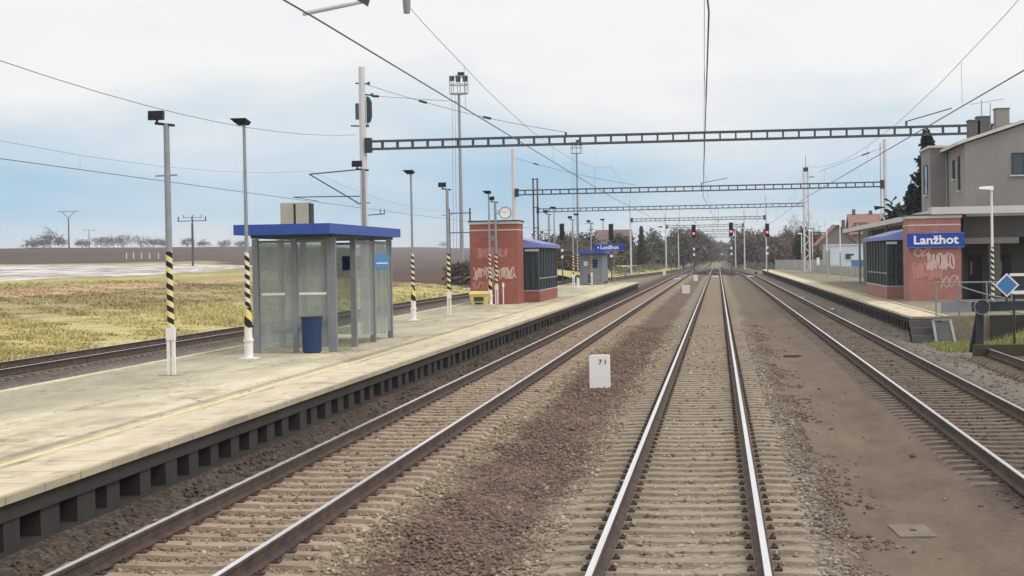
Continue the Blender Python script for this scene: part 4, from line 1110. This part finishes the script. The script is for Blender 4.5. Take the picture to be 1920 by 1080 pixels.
portal('seventh and tiny distant portal deep in the wooded cutting', 480.0, -8.4, 4.4, 8.5, 'slim', 'slim', top=10.5, cell=1.8)
portal('farthest tiny portal at the end of the wooded cutting', 550.0, -8.4, 4.4, 8.5, 'slim', 'slim', top=10.5, cell=2)

SUP = [-44, 21, 86, 151, 215, 280, 345, 410, 480, 550]
def catenary(label, cx, stag, zc, zm, xs_far=None, ymax=550, r=.011):
    t = thing('overhead_line', label, 'overhead wire', (0, 0, 0), 0, 'overhead wires above the tracks')
    f = xs_far or (lambda y: cx)
    sup = [y for y in SUP if y <= ymax]
    cw = [(f(y) + stag*(1 if i % 2 else -1), y, zc) for i, y in enumerate(sup)]
    MB().path(cw, r, 6).build('contact_wire', 'wire', t)
    mw = []
    for a, b_ in zip(sup, sup[1:]):
        for k in range(8):
            u = k/8; y = a + (b_ - a)*u
            i = sup.index(a); s0 = stag*(1 if i % 2 else -1)*.9
            mw.append((f(y) + s0*(1 - 2*u), y, zm - 1.05*4*u*(1 - u)))
    MB().path(mw, r*.45, 6).build('messenger_wire', 'wire', t)
    for i, (a, b_) in enumerate(zip(sup, sup[1:])):
        if b_ > 300 or a < 10: continue
        for u in (.2, .5, .8):
            y = a + (b_ - a)*u; s0 = stag*(1 if i % 2 else -1)
            MB().tube((f(y) + s0*(1 - 2*u), y, zc), (f(y) + .9*s0*(1 - 2*u), y, zm - 1.05*4*u*(1 - u)), .003, n=4).build('dropper', 'wire', t)
    return t
catenary('overhead wires hanging above the middle track', .02, .3, ZC, 7.0)
catenary('overhead wires running diagonally at upper left above the platform side track', -4.55, .16, 5.62, 7.1)
catenary('overhead wires at upper right above the side platform track', 4.9, .2, 5.4, 6.9, lambda y: float(np.interp(y, [0, 235, 295, 350, 400], [4.9, 4.8, 3.6, 1.5, .2])), 410)
catenary('overhead wires at far left above the track by the grass field', -19.5, .2, 5.75, 7.25, lambda y: float(np.interp(y, [0, 150, 178, 238, 395], [-19.5, -19.5, -18.4, -13, -4.9])), 410, .012)
def line(label, pts, r=.012, ins=()):
    t = thing('cross_wire', label, 'overhead wire', (0, 0, 0), 0, 'feeder and cross wires')
    MB().path(pts, r, 6).build('wire', 'wire', t)
    for p, q in ins: MB().tube(p, q, .06, n=10).build('insulator', 'darksteel', t)
def lerp(p, q, u): return tuple(a + (b_ - a)*u for a, b_ in zip(p, q))
p, q = (-16.7, 86, 11.45), (-6.9, 86, 8.85); c = lambda u: (lerp(p, q, u)[0], 86, lerp(p, q, u)[2] - .5*4*u*(1 - u)*.45)
line('thin insulated wire slanting from the tall pale mast down to the first portal beam', [c(k/16) for k in range(17)], .013, [(c(.26), c(.30)), (c(.585), c(.625))])
p2_, q2_ = (-16.5, 86, 10.9), (-12.2, 86, 10.5)
line('short thin wire running from the tall pale mast towards the tower', [p2_, lerp(p2_, q2_, .5), q2_], .011, [(p2_, lerp(p2_, q2_, .08))])
p, q = (-16.8, 151, 11.4), (-6.5, 151, 8.85); c2 = lambda u: (lerp(p, q, u)[0], 151, lerp(p, q, u)[2] - .2*4*u*(1 - u))
line('thin insulated wire slanting from the second portal mast to its beam', [c2(k/16) for k in range(17)], .016, [(c2(.15), c2(.19))])
line('thin feeder wire at the upper far left', [(-17.3, y, 9.0 - 1.3*4*u*(1 - u)) for y, u in [(21 + 65*k/16, k/16) for k in range(17)]], .010)
p, q = (14.3, 151, 11.5), (9.0, 151, 9.6)
line('short thin wire sloping left from the right mast of the second portal', [p, lerp(p, q, .5), q], .016, [(lerp(p, q, .2), lerp(p, q, .32))])

# ------------------------------------------------------------------ signals, towers, poles
def signal(label, x, y, z0, lit, hh=1.75, zt=6.75):
    t = thing('railway_signal', label, 'signal', (x, y, 0), 0, 'main signals along the line')
    MB().tube((0, .1, z0), (0, .1, zt - .3), .075, .07, 12).build('mast', 'beamsteel', t)
    b = MB().box(-.13, .13, .0, .012, 3.45, 3.75).box(-.13, .13, .0, .012, 2.7, 3.0); b.build('marker_plate', 'white', t)
    MB().box(-.26, .26, -.12, .2, zt - hh, zt).build('signal_head', 'black', t)
    n = 4
    for k in range(n):
        z = zt - hh*(k + .6)/n
        on = lit and k == 2
        l = MB().tube((0, -.125, z), (0, -.15, z), .13 if on else .085, n=16).build('lens', 'redlamp' if on else 'lampbox', t)
        MB().prism([(-.13, -.155, z + .10), (.13, -.155, z + .10), (.13, -.155, z + .135), (-.13, -.155, z + .135)], (0, -.16, 0)).build('hood', 'black', l)
    MB().box(-.2, .2, -.05, .25, z0, z0 + .25).build('footing', 'slab', t)
    return t
signal('red lit signal between the left and middle tracks, leftmost of three', -2.65, 230, -.4, True)
signal('red lit signal standing right of the middle track, centre one of three', 2.15, 228, -.4, True, zt=6.9)
signal('red lit signal at the right beside the platform end, rightmost of three', 6.8, 230, -.4, True, hh=1.7, zt=6.7)
signal('dark unlit signal left of the island platform, seen above the stair house roof', -17.2, 200, -.4, False, 1.85, 6.65)
signal('dark unlit signal with a pale top plate above the small blue name board', -11.6, 200, -.4, False, 1.85, 6.5)

def tower(label, x, y, h):
    t = thing('lighting_tower', label, 'lighting tower', (x, y, 0))
    MB().tube((0, 0, -.5), (0, 0, h - 3.2), .30, .17, 16).build('mast', 'galv', t)
    b = MB()
    for z in (h - 3.2, h - 2.0, h - .9):
        for k in range(8):
            a0, a1 = 2*math.pi*k/8, 2*math.pi*(k + 1)/8
            b.bar((1.25*math.cos(a0), 1.25*math.sin(a0), z), (1.25*math.cos(a1), 1.25*math.sin(a1), z), .10)
    for k in range(8):
        a0 = 2*math.pi*k/8; c, s_ = 1.25*math.cos(a0), 1.25*math.sin(a0)
        b.bar((c, s_, h - 3.2), (c, s_, h - .9), .08); b.bar((0, 0, h - 3.3), (c, s_, h - 3.2), .1)
    b.build('basket', 'galv', t)
    for k in range(5):
        a = -2.6 + 1.1*k; c, s_ = 1.0*math.cos(a), 1.0*math.sin(a)
        MB().box(c - .3, c + .3, s_ - .15, s_ + .15, h - 1.5, h - .8).build('floodlight', 'lampbox', t)
    MB().box(-.1, .75, -.3, .3, h - .85, h - .3).build('floodlight', 'lampbox', t)
    b = MB()
    for sx in (-.2, .2): b.bar((-.95 + sx, 0, 0), (-.75 + sx, 0, h - 3.3), .05)
    b.build('ladder', 'galv', t)
    MB().box(.4, 1.6, -.5, .5, -.3, 1.9).build('cabinet', 'whitepost', t)
tower('tall slim lighting tower with a lamp basket left of the brick stair house', -34, 236, 28.4)
tower('farther lighting tower whose lamp basket shows just above the first portal beam', -29.6, 381, 28.6)

def pylon(label, x, y, kind, h):
    z0 = float(left_height(np.array([x]), np.array([y]))[0]) - .3
    t = thing('power_pole', label, 'power pole', (x, y, z0), 0, 'power poles out on the fields')
    MB().tube((0, 0, 0), (0, 0, h), h*.026, h*.019, 12).build('pole', 'darksteel', t)
    w_ = h*.21
    if kind == 'Y':
        MB().bar((-w_*1.7, 0, h*1.22), (w_*1.7, 0, h*1.22), h*.016).build('crossarm', 'beamsteel', t)
        MB().bar((0, 0, h), (-w_, 0, h*1.21), h*.016).bar((0, 0, h), (w_, 0, h*1.21), h*.016).build('yoke', 'beamsteel', t)
    else:
        MB().bar((-w_*1.6, 0, h*1.04), (w_*1.6, 0, h*1.04), h*.018).build('crossarm', 'beamsteel', t)
        for k in (-1.5, 0, 1.5): MB().tube((k*w_, 0, h*1.04), (k*w_, 0, h*1.14), h*.014, n=8).build('insulator', 'darksteel', t)
pylon('dark pole with a forked top and crossarm on the far left field skyline', -324, 855, 'Y', 15.5)
pylon('pole with three insulators standing in the field left of the large shelter', -158, 520, 'T', 13.5)
pylon('thin distant pole right of the three insulator pole on the skyline', -322, 1060, 'T', 18)
pylon('smallest thin distant pole on the skyline right of the forked pole', -330, 900, 'T', 9)

# ------------------------------------------------------------------ trees and bushes
def tri_cloud(P, size, aspect, droop=0.0):
    n = len(P)
    d = rng.normal(0, 1, (n, 3)); d[:, 2] = d[:, 2]*.8 - droop; d /= np.linalg.norm(d, axis=1)[:, None]
    e = np.cross(d, rng.normal(0, 1, (n, 3))); e /= np.linalg.norm(e, axis=1)[:, None]
    s_ = (size*rng.uniform(.5, 1.3, n))[:, None]
    V = np.stack([P - d*s_ - e*s_*aspect*.5, P - d*s_ + e*s_*aspect*.5, P + d*s_], 1)
    return V.reshape(-1, 3)
def tree(name, label, x, y, h, r, kind, n, cat='tree', group=None, z0=None, trunk_h=.22, mt=None, seed=0):
    if z0 is None: z0 = float(left_height(np.array([x]), np.array([y]))[0]) - .2 if x < -23 else -.5
    t = thing(name, label, cat, (x, y, z0), 0, group)
    g = np.random.default_rng(seed + int(abs(x*13 + y)))
    if kind == 'spruce':
        u = g.random(n)**.75; z = h*(.06 + .93*u); lay = .72 + .28*np.sin(z*5.2 + 1)
        rr = r*(1 - u)**.8*lay*np.sqrt(g.random(n))*1.0 + .06; a = g.uniform(0, 6.28, n)
        rr *= 1 + .3*np.sin(a*3 + z*.8)
        P = np.stack([rr*np.cos(a), rr*np.sin(a), z], -1); V = tri_cloud(P, .26, .6, .5); m_ = mt or 'spruce'
    else:
        k = 26; c = g.normal(0, 1, (k, 3)); c /= np.linalg.norm(c, axis=1)[:, None]; c *= g.uniform(.35, .95, (k, 1))
        ci = g.integers(0, k, n); P = c[ci] + g.normal(0, .23, (n, 3))
        hb = h*trunk_h
        P = np.stack([P[:, 0]*r*.95, P[:, 1]*r*.95, hb + (h - hb)*(.5 + .47*P[:, 2])], -1)
        P[:, 2] = np.maximum(P[:, 2], .1)
        if kind == 'bare': V = tri_cloud(P, .75, .09, -.9); m_ = mt or 'twig'
        elif kind == 'scrub': V = tri_cloud(P, .72, .48, -.5); m_ = mt or 'twig'
        else: V = tri_cloud(P, .42, .75); m_ = mt or 'darkgreen'
    tone = np.repeat(np.clip(g.normal(.5, .28, n), 0, 1), 3)
    link('crown', fast_mesh('crown', V, np.arange(3*n).reshape(-1, 3), m_, tone), t)
    b = MB().tube((0, 0, 0), (0, 0, h*(.9 if kind == 'spruce' else .5)), max(.09, h*.02), h*.008 + .03, 8)
    if kind != 'spruce':
        for i in range(7):
            a = g.uniform(0, 6.28); zb = h*g.uniform(.15, .42)
            b.tube((0, 0, zb), (math.cos(a)*r*.75, math.sin(a)*r*.75, zb + h*g.uniform(.25, .45)), h*.009 + .02, .02, 6)
    b.build('trunk', 'trunk', t)
    return t
tree('spruce_tree', 'tall dark spruce rising behind the station building', 14.6, 122, 10.5, 2.0, 'spruce', 9000, z0=.3)
tree('spruce_tree', 'shorter dark spruce at the foot of the tall one beside the station', 14.0, 126, 7.0, 1.9, 'spruce', 4500, z0=.3)
tree('evergreen_tree', 'round dark evergreen bush just left of the spruce above the canopy', 13.9, 131, 5.6, 1.4, 'leafy', 2500, z0=.3)
G = 'bare trees along the line beyond the signals'
for i, (px, Y, h, r, kd, n, mt, lb) in enumerate([
    (1282, 430, 10.6, 4.3, 'scrub', 3600, 'twig', 'large dark bare tree left of the tracks beyond the leftmost red signal'),
    (1262, 440, 9.6, 3.6, 'scrub', 2800, 'twig', 'dark bare tree left of the large one behind the pale signal post'),
    (1233, 395, 8.6, 3.6, 'scrub', 2600, 'twiggreen', 'grey green bush-like tree left of the cutting, near a pale mast'),
    (1222, 400, 7.4, 3.0, 'scrub', 2200, 'twiggreen', 'smaller grey green tree next to the dark conifer at left'),
    (1303, 470, 10.0, 3.6, 'scrub', 2400, 'twig', 'bare tree directly behind the leftmost red signal head'),
    (1318, 560, 9.8, 4.0, 'scrub', 2200, 'twig', 'bare tree sloping down right of the leftmost red signal'),
    (1332, 680, 8.8, 4.0, 'scrub', 1800, 'twig', 'low distant bare tree left of the cutting end'),
    (1400, 430, 9.2, 3.8, 'scrub', 3600, 'twig', 'large grey bare tree right of the tracks behind the centre red signal'),
    (1420, 425, 9.5, 3.4, 'scrub', 2800, 'twig', 'grey bare tree left of the white platform mast'),
    (1384, 480, 8.4, 3.2, 'scrub', 2000, 'twig', 'lower bare tree at the right side of the cutting mouth'),
    (1450, 405, 6.8, 3.0, 'scrub', 2200, 'twig', 'low bare tree right of the rightmost red signal'),
    (1472, 415, 8.2, 2.6, 'scrub', 1800, 'twig', 'pointed bare tree between the right signal and the evergreen bush'),
    (1464, 395, 5.6, 3.6, 'scrub', 2200, 'twigbrown', 'low brown scrub behind the pale concrete fence'),
    (1500, 330, 7.6, 1.7, 'leafy', 2600, 'darkgreen', 'narrow dark evergreen behind the distant pale lamp posts'),
    (1520, 335, 7.6, 2.6, 'scrub', 2600, 'twigbrown', 'brown bare tree right of the narrow evergreen'),
    (1514, 345, 11.0, 3.6, 'bare', 900, 'twig', 'thin tall bare tree with branches against the pale sky by the lattice mast'),
    (1484, 350, 10.2, 3.0, 'bare', 650, 'twig', 'thin bare tree with fine twigs left of the lattice mast'),
    (1535, 320, 6.6, 2.4, 'scrub', 2000, 'twigbrown', 'brown bare bush before the grey house gable'),
    (1545, 300, 4.4, 2.6, 'scrub', 1800, 'twigbrown', 'low brown bush at the foot of the grey house')]):
    x = .374 + (px - 1345)/3300*Y
    tree('bare_tree' if kd != 'leafy' else 'evergreen_tree', lb, x, Y, h, r, kd, n, group=G, mt=mt, trunk_h=.05, z0=-.4)
tree('spruce_tree', 'small dark conifer standing out beside the grey green trees at left', .374 - 141/3300*365, 365, 9.4, 2.1, 'spruce', 2600, z0=-.4)
for i, (px, Y, h, r, kd, mt, lb) in enumerate([
    (1063, 285, 6.8, 4.2, 'scrub', 'twigbrown', 'brown bare bush behind the dark unlit signal at left'), (1050, 262, 5.2, 4.0, 'scrub', 'twigbrown', 'low brown bush between stair cover and grey shelter'),
    (1088, 300, 5.2, 3.6, 'scrub', 'twigbrown', 'low brown scrub just left of the grey shelter'), (1102, 330, 7.9, 2.4, 'leafy', 'darkgreen', 'dark evergreen tree above the grey shelter roof'),
    (1112, 340, 6.6, 2.2, 'leafy', 'darkgreen', 'smaller dark evergreen over the grey shelter roof'), (1165, 410, 9.3, 3.6, 'leafy', 'darkgreen', 'dark tree top rising behind the purple grey house roof'),
    (1196, 380, 5.6, 3.0, 'scrub', 'twigbrown', 'brown bush right of the house with the purple grey roof'), (1040, 330, 8.0, 5.0, 'scrub', 'twigbrown', 'broad brown bush behind the glazed stair cover'),
    (1125, 300, 4.6, 3.4, 'scrub', 'twigbrown', 'brown scrub behind the small blue name board'), (872, 205, 2.6, 2.2, 'scrub', 'twigbrown', 'dark brown bush at the foot of the lighting tower')]):
    x = .374 + (px - 1345)/3300*Y
    tree('bush' if h < 7 else 'broad_tree', lb, x, Y, h, r, kd, 2200, 'bush' if h < 7 else 'tree', 'bushes left of the line', mt=mt, trunk_h=.03)
ORD = ['first', 'second', 'third', 'fourth', 'fifth', 'sixth', 'seventh', 'eighth', 'ninth', 'tenth', 'eleventh', 'twelfth', 'thirteenth', 'fourteenth', 'fifteenth', 'sixteenth']
for i, (px, h, r) in enumerate([(20, 5, 6), (42, 7, 6), (56, 10, 5), (78, 6, 4), (120, 5, 4), (158, 6, 7), (182, 8, 7), (202, 8, 6), (236, 8, 7), (262, 7, 6), (282, 6, 5), (330, 6, 5), (362, 5, 5), (402, 5, 6), (436, 5, 5), (830, 9, 7)]):
    Y = 790 + (px*.9 if px < 500 else 1120); x = .374 + (px - 1345)/3300*Y
    x = min(x, -318); Y = (x - .374)*3300/(px - 1345)
    tree('skyline_tree', ORD[i] + ' small dark tree from the left along the field skyline', x, Y, h, r, 'scrub', 420, group='trees on the field skyline', mt='twigbrown' if i % 3 == 0 else 'twig', trunk_h=.05)
# far wood closing the cutting
def far_wood():
    n = 26000; X = rng.uniform(-70, 260, n); Y = 960 + rng.uniform(0, 60, n)
    top = 10.5 + wav(X, Y*0, .09, 3)*2.6 + np.clip(np.abs(X - 5) - 25, 0, 60)*.05
    Z = -.5 + top*rng.random(n)**.8
    V = tri_cloud(np.stack([X, Y, Z], -1), 1.5, .5, -.4)
    tag(link('far_wood', fast_mesh('far_wood', V, np.arange(3*n).reshape(-1, 3), 'twig', np.repeat(rng.random(n), 3))), 'grey far off wood closing the view at the end of the line', 'wood', kind='stuff')
    n = 9000; Y = rng.uniform(520, 940, n); sd = rng.choice([-1, 1], n); X = np.where(sd < 0, -9.5, 8.5) + sd*rng.uniform(0, 12, n)
    Z = -.5 + rng.random(n)**.9*(7.5 + wav(X, Y, .11, 2)*2)
    V = tri_cloud(np.stack([X, Y, Z], -1), 1.0, .35, -.4)
    tag(link('cutting_scrub', fast_mesh('cutting_scrub', V, np.arange(3*n).reshape(-1, 3), 'twig', np.repeat(rng.random(n), 3))), 'grey bare scrub lining both sides of the distant cutting', 'scrub', kind='stuff')
    n = 5000; Y = rng.uniform(270, 420, n); sd = rng.choice([-1, 1], n, p=[.6, .4]); X = np.where(sd < 0, np.interp(Y, [270, 420], [-14.5, -9]), np.interp(Y, [270, 420], [9.5, 6])) + sd*np.abs(rng.normal(0, 2.2, n))
    Z = -.4 + rng.random(n)*1.5
    V = tri_cloud(np.stack([X, Y, Z], -1), .42, .3, -.6)
    tag(link('lineside_weeds', fast_mesh('lineside_weeds', V, np.arange(3*n).reshape(-1, 3), 'twiggreen', np.repeat(rng.random(n), 3))), 'grey green weeds along both sides of the far junction', 'weeds', kind='stuff')
far_wood()

# ------------------------------------------------------------------ houses and fences in the distance
def house(label, x0, x1, y0, y1, zb, ze, zr, ridge, wall, roof, wins=(), chim=()):
    """ridge 'x' runs across the view, 'y' runs away from the camera"""
    t = thing('house', label, 'house', (0, 0, 0), 0, 'houses beyond the station')
    xm, ym, o = (x0 + x1)/2, (y0 + y1)/2, .35
    if ridge == 'x':
        MB().prism([(x0, y0, zb), (x0, y1, zb), (x0, y1, ze), (x0, ym, zr - .15), (x0, y0, ze)], (x1 - x0, 0, 0)).build('wall', wall, t)
        rf = MB().prism([(x0 - o, y0 - o, ze - .2), (x0 - o, y0 - o, ze), (x0 - o, ym, zr + .1), (x0 - o, y1 + o, ze), (x0 - o, y1 + o, ze - .2), (x0 - o, ym, zr - .12)], (x1 - x0 + 2*o, 0, 0)).build('roof', roof, t)
    else:
        MB().prism([(x0, y0, zb), (x1, y0, zb), (x1, y0, ze), (xm, y0, zr - .15), (x0, y0, ze)], (0, y1 - y0, 0)).build('wall', wall, t)
        rf = MB().prism([(x0 - o, y0 - o, ze - .25), (x0 - o, y0 - o, ze - .05), (xm, y0 - o, zr + .1), (x1 + o, y0 - o, ze - .05), (x1 + o, y0 - o, ze - .25), (xm, y0 - o, zr - .12)], (0, y1 - y0 + 2*o, 0)).build('roof', roof, t)
    for cx, zt in chim: MB().box(cx - .3, cx + .3, ym - .3, ym + .3, zr - 1.2, zt).build('chimney', 'stuccodark', rf)
    for u0, u1, z0, z1 in wins: window(t, 'y', u0, u1, z0, z1, y0, 1)
    return t
house('house with red tiled roof and white dormers partly hidden by the platform canopy', 25.0, 36, 330, 342, .2, 6.2, 9.9, 'x', 'housegrey', 'rooftile', [(26, 27.2, 3, 4.3), (29, 30.2, 3, 4.3)], [(25.9, 10.9), (29.0, 10.6)])
t = thing('dormer', 'pale dormer window on the red tiled roof', 'dormer', (27.0, 331.5, 6.9))
MB().box(-1.0, 1.0, 0, 2.5, 0, 1.3).build('wall', 'housewall', t); MB().box(-.5, .5, -.03, -.002, .3, 1.0).build('pane', 'panegrey', t)
MB().box(-1.2, 1.2, -.2, 2.6, 1.302, 1.45).build('roof', 'rooftile', t)
house('grey gabled house with brown red roof left of the tiled house', 17.3, 23.6, 300, 314, .2, 4.2, 7.6, 'y', 'housegrey', 'rooftile', [(19.2, 20.2, 3.0, 4.2)], [(21.9, 8.4)])
house('low pale house end beyond the concrete fence, before the brown bushes', 16.2, 19.4, 262, 270, .3, 2.2, 3.3, 'x', 'housegrey', 'roofdark')
house('house with purple grey roof and pale wall above the island platform end', -28.5, -20.3, 420, 430, -.3, 5.9, 9.3, 'x', 'housewall', 'roofdark', [(-26.5, -25.3, 3.8, 5.0), (-23.6, -22.4, 3.8, 5.0)])
house('small pale house partly hidden behind the island platform shelter', -25.5, -18.8, 330, 338, -.3, 3.6, 5.0, 'x', 'housewall', 'roofdark')
t = thing('hall', 'low pale blue flat roofed hall behind the side platform', 'building', (0, 0, 0))
MB().box(12.9, 17.3, 200, 212, .3, 3.55).build('wall', 'hallwhite', t); MB().box(12.8, 17.4, 199.9, 212.1, 3.552, 3.7).build('roof', 'fascia', t)
MB().box(12.4, 12.89, 200.4, 206, .3, 3.1).build('side_wing', 'stucco2', t)
window(t, 'y', 14.6, 15.5, 2.0, 2.6, 200, 1, 'darksteel')
t = thing('blue_container', 'blue and pale blue sheet metal container in front of the low hall', 'container', (14.9, 178, .42))
MB().box(-1.15, 2.8, 0, 2.4, .1, 1.55).build('body', 'bluefence', t); MB().box(-1.2, 2.85, -.05, 2.45, 1.552, 2.0).build('upper_panel', 'hallwhite', t)
b = MB()
for k in range(14): b.box(-1.1 + .28*k, -1.0 + .28*k, -.03, -.002, .12, 1.5)
b.build('ribs', 'bluefence', t)
def fence(label, p, q, h, mt, post, z0=.3, gap=.02, step=2.6):
    t = thing('fence', label, 'fence', (p[0], p[1], z0)); d = Vector((q[0] - p[0], q[1] - p[1], 0)); n = max(1, int(d.length/step)); u = d/n
    for k in range(n):
        a, c = u*k, u*(k + 1)
        MB().bar((a.x + u.x*.03, a.y + u.y*.03, h/2), (c.x - u.x*.03, c.y - u.y*.03, h/2), .06, h - .1).build('panel', mt, t)
    for k in range(n + 1): MB().bar((u.x*k, u.y*k, 0), (u.x*k, u.y*k, h + .06), .12).build('post', post, t)
fence('pale concrete panel fence behind the far end of the side platform', (9.0, 268), (16.5, 214), 1.6, 'cfence', 'slab')
fence('lower pale fence between the side platform and the blue container', (11.6, 214), (14.0, 150), 1.1, 'cfence', 'slab')
fence('weathered grey fence left of the line before the yellow bank', (-13.5, 158), (-16.0, 212), 1.0, 'wood', 'wood', -.3, step=4)
t = thing('white_pillar', 'small white pillar with a dark cap standing by the concrete fence', 'pillar', (13.0, 226, .3))
MB().tube((0, 0, 0), (0, 0, 1.9), .2, .18, 12).build('shaft', 'white', t); MB().tube((0, 0, 1.9), (0, 0, 2.25), .2, .12, 12).build('cap', 'black', t)
def ybank():
    xs, ys = np.arange(-27, -14.5, .8), np.arange(228, 420, 4)
    X, Y, Fq = grid(xs, ys)
    Xs = X + np.interp(Y, [190, 240, 400], [-6, 0, 6]); e = np.interp(Y, [190, 240, 400], [-20.5, -15.4, -8.4])
    Z = np.interp(e - Xs, [-1, 0, 3, 8, 14], [-.6, -.36, .4, 1.0, .9]) + wav(X, Y, .5, 3)*.12
    me = fast_mesh('grass_embankment', np.stack([Xs, Y, Z], -1), Fq, 'grass'); struct(link('grass_embankment', me))
ybank()

# ------------------------------------------------------------------ small things along the track
t = thing('kilometre_post', 'white rounded concrete post with painted digits between left and middle tracks', 'marker post', (-2.38, 40.7, -.34))
def slabshape(w_, h, d, cut):
    pts = [(-w_/2, -d/2, 0), (w_/2, -d/2, 0), (w_/2, -d/2, h - cut)] + [(w_/2 - cut + cut*math.cos(a), -d/2, h - cut + cut*.6*math.sin(a)) for a in (R(30), R(60), R(90))] \
        + [(-w_/2 + cut - cut*math.cos(a), -d/2, h - cut + cut*.6*math.sin(a)) for a in (R(90), R(60), R(30))] + [(-w_/2, -d/2, h - cut)]
    return MB().prism(pts, (0, d, 0))
slabshape(.47, .78, .2, .05).build('body', 'white', t)
text('digits', '7 1', .15, 'black', t, (.08, -.106, .60), .002)
for lb, x, y, w_, h in (('short white concrete box post between the tracks beyond the numbered post', -2.2, 143, .62, .72), ('tiny white post between the tracks before the leftmost red signal', -2.3, 214, .5, .75),
                        ('small white stump left of the tracks near the far junction', -8.2, 285, .45, .8)):
    t = thing('marker_post', lb, 'marker post', (x, y, -.36)); slabshape(w_, h, .25, .04).build('body', 'whitepost', t); MB().box(-w_*.6, w_*.6, -.2, .2, -.05, .04).build('footing', 'slab', t)
for lb, x, y in (('white plate lying between the rails of the middle track far ahead', 0, 236), ('white plate lying between the rails of the left track far ahead', -4.71, 222), ('white plate lying between the rails of the right track far ahead', 4.66, 236)):
    t = thing('track_plate', lb, 'plate', (x, y, -.2)); MB().box(-.42, .42, -1.4, 1.4, .04, .09).build('plate', 'white', t); MB().box(-.3, .3, -1.2, 1.2, 0, .039).build('bracket', 'darksteel', t)
def scrap(label, x, y, z, s_, mt='paper', flat=.3):
    b = MB(); r = random.Random(int(abs(x*100 + y))); n = 9
    for k in range(3):
        o = len(b.v); c = Vector((r.uniform(-.3, .3)*s_, r.uniform(-.4, .4)*s_, flat*s_*.3*(k + .3)))
        b.v += [tuple(c + Vector((math.cos(6.28*i/n)*s_*r.uniform(.3, .6), math.sin(6.28*i/n)*s_*r.uniform(.4, 1.1), r.uniform(-.2, .5)*flat*s_))) for i in range(n)] + [tuple(c)]
        for i in range(n): b.f.append((o + i, o + (i + 1) % n, o + n)); b.mi.append(0)
    return tag(b.build('litter', mt, None, (x, y, z)), label, 'litter')
scrap('crumpled white litter in the gutter beside the right hand platform', 6.1, 90.5, -.22, .32)
scrap('small white litter on the ground right of the right hand track', 5.95, 118, -.24, .3)
scrap('white litter lying below the island platform edge', -6.05, 36.6, -.3, .2)
scrap('tiny pale litter between the left track and the platform edge, farther along', -6.0, 44, -.3, .13)
scrap('pale crumpled litter in the dirt at the lower left below the platform edge', -6.0, 19.3, -.25, .14, 'slab')
scrap('white speck of litter in the middle of the bare brown strip', 3.2, 31.7, -.31, .08)
scrap('white scrap of litter on the bare brown strip nearer the right track', 3.25, 23.6, -.31, .10)
t = thing('cover_plate', 'flat pale concrete cover plate set in the bare brown ground at lower right', 'cover plate', (2.42, 19.3, -.335), R(4))
MB().box(-.21, .19, -.42, .42, -.01, .006).build('plate', 'dullplate', t); MB().box(-.03, .03, -.06, .06, .0065, .012).build('handle', 'wood', t)
t = thing('plank', 'short rusty brown plank lying on the bare strip right of the middle track', 'plank', (2.5, 52.0, -.33), R(-3))
MB().box(-.26, .26, -.07, .07, 0, .05).build('board', 'wood', t)
for i, px in enumerate((208, 222, 238, 254, 272, 292)):
    Y = 640 + i*9; x = .374 + (px - 1345)/3300*Y; z = float(left_height(np.array([x]), np.array([Y]))[0])
    tag(MB().tube((0, 0, -.2), (0, 0, 2.4), .2, .2, 8).build('vineyard_post', 'whitepost', None, (x, Y, z)), ORD[i] + ' white post from the left in the row on the ploughed slope', 'post', 'white posts on the ploughed slope')

# ------------------------------------------------------------------ air
hm = bpy.data.materials.new('haze_air'); hm.use_nodes = True
ht = hm.node_tree; ht.nodes.clear()
ho = ht.nodes.new('ShaderNodeOutputMaterial'); hv = ht.nodes.new('ShaderNodeVolumePrincipled')
hv.inputs['Color'].default_value = (.93, .95, 1.0, 1); hv.inputs['Density'].default_value = 0.00022; hv.inputs['Anisotropy'].default_value = .2
ht.links.new(hv.outputs[0], ho.inputs['Volume'])
M['haze'] = hm
tag(MB().box(-1600, 1600, -30, 3000, -1.6, 42).build('haze', 'haze'), 'pale grey haze over the distant trees and fields', 'haze', kind='stuff')

t = thing('cable_frame', 'thin grey steel frame standing left behind the brick stair house roof', 'steel frame', (-17.2, 125, -.34))
for x in (0, -1.5): MB().tube((x, 0, 0), (x, 0, 6.75), .06, n=10).build('post', 'beamsteel', t)
for z in (6.4, 5.0): MB().bar((-1.7, 0, z), (.1, 0, z), .07).build('crossbar', 'beamsteel', t)

def siding_weeds():
    n = 5200; X = np.where(rng.random(n) < .5, rng.uniform(7.0, 9.6, n), rng.uniform(9.2, 12, n)); Y = rng.uniform(50.5, 58.6, n)
    k = (wav(X, Y, .7, 4) > -.25) & (np.abs(X - 8.4) + (Y > 51)*3 > .9); X, Y = X[k], Y[k]; n = len(X)
    Zb = np.where(X < 9.4, -.36, np.interp(X, [9.4, 10.2, 12], [-.36, -.2, -.1])); a = rng.uniform(0, 6.28, n); wd = rng.uniform(.012, .03, n); h = rng.uniform(.06, .2, n)
    V = np.stack([np.stack([X - np.cos(a)*wd, Y - np.sin(a)*wd, Zb], -1), np.stack([X + np.cos(a)*wd, Y + np.sin(a)*wd, Zb], -1),
                  np.stack([X + rng.normal(0, .07, n), Y + rng.normal(0, .07, n), Zb + h], -1)], 1).reshape(-1, 3)
    tag(link('verge_grass', fast_mesh('verge_grass', V, np.arange(3*n).reshape(-1, 3), 'grassgreen')), 'sparse green grass on the gravel behind the buffer stop', 'grass', kind='stuff')
siding_weeds()
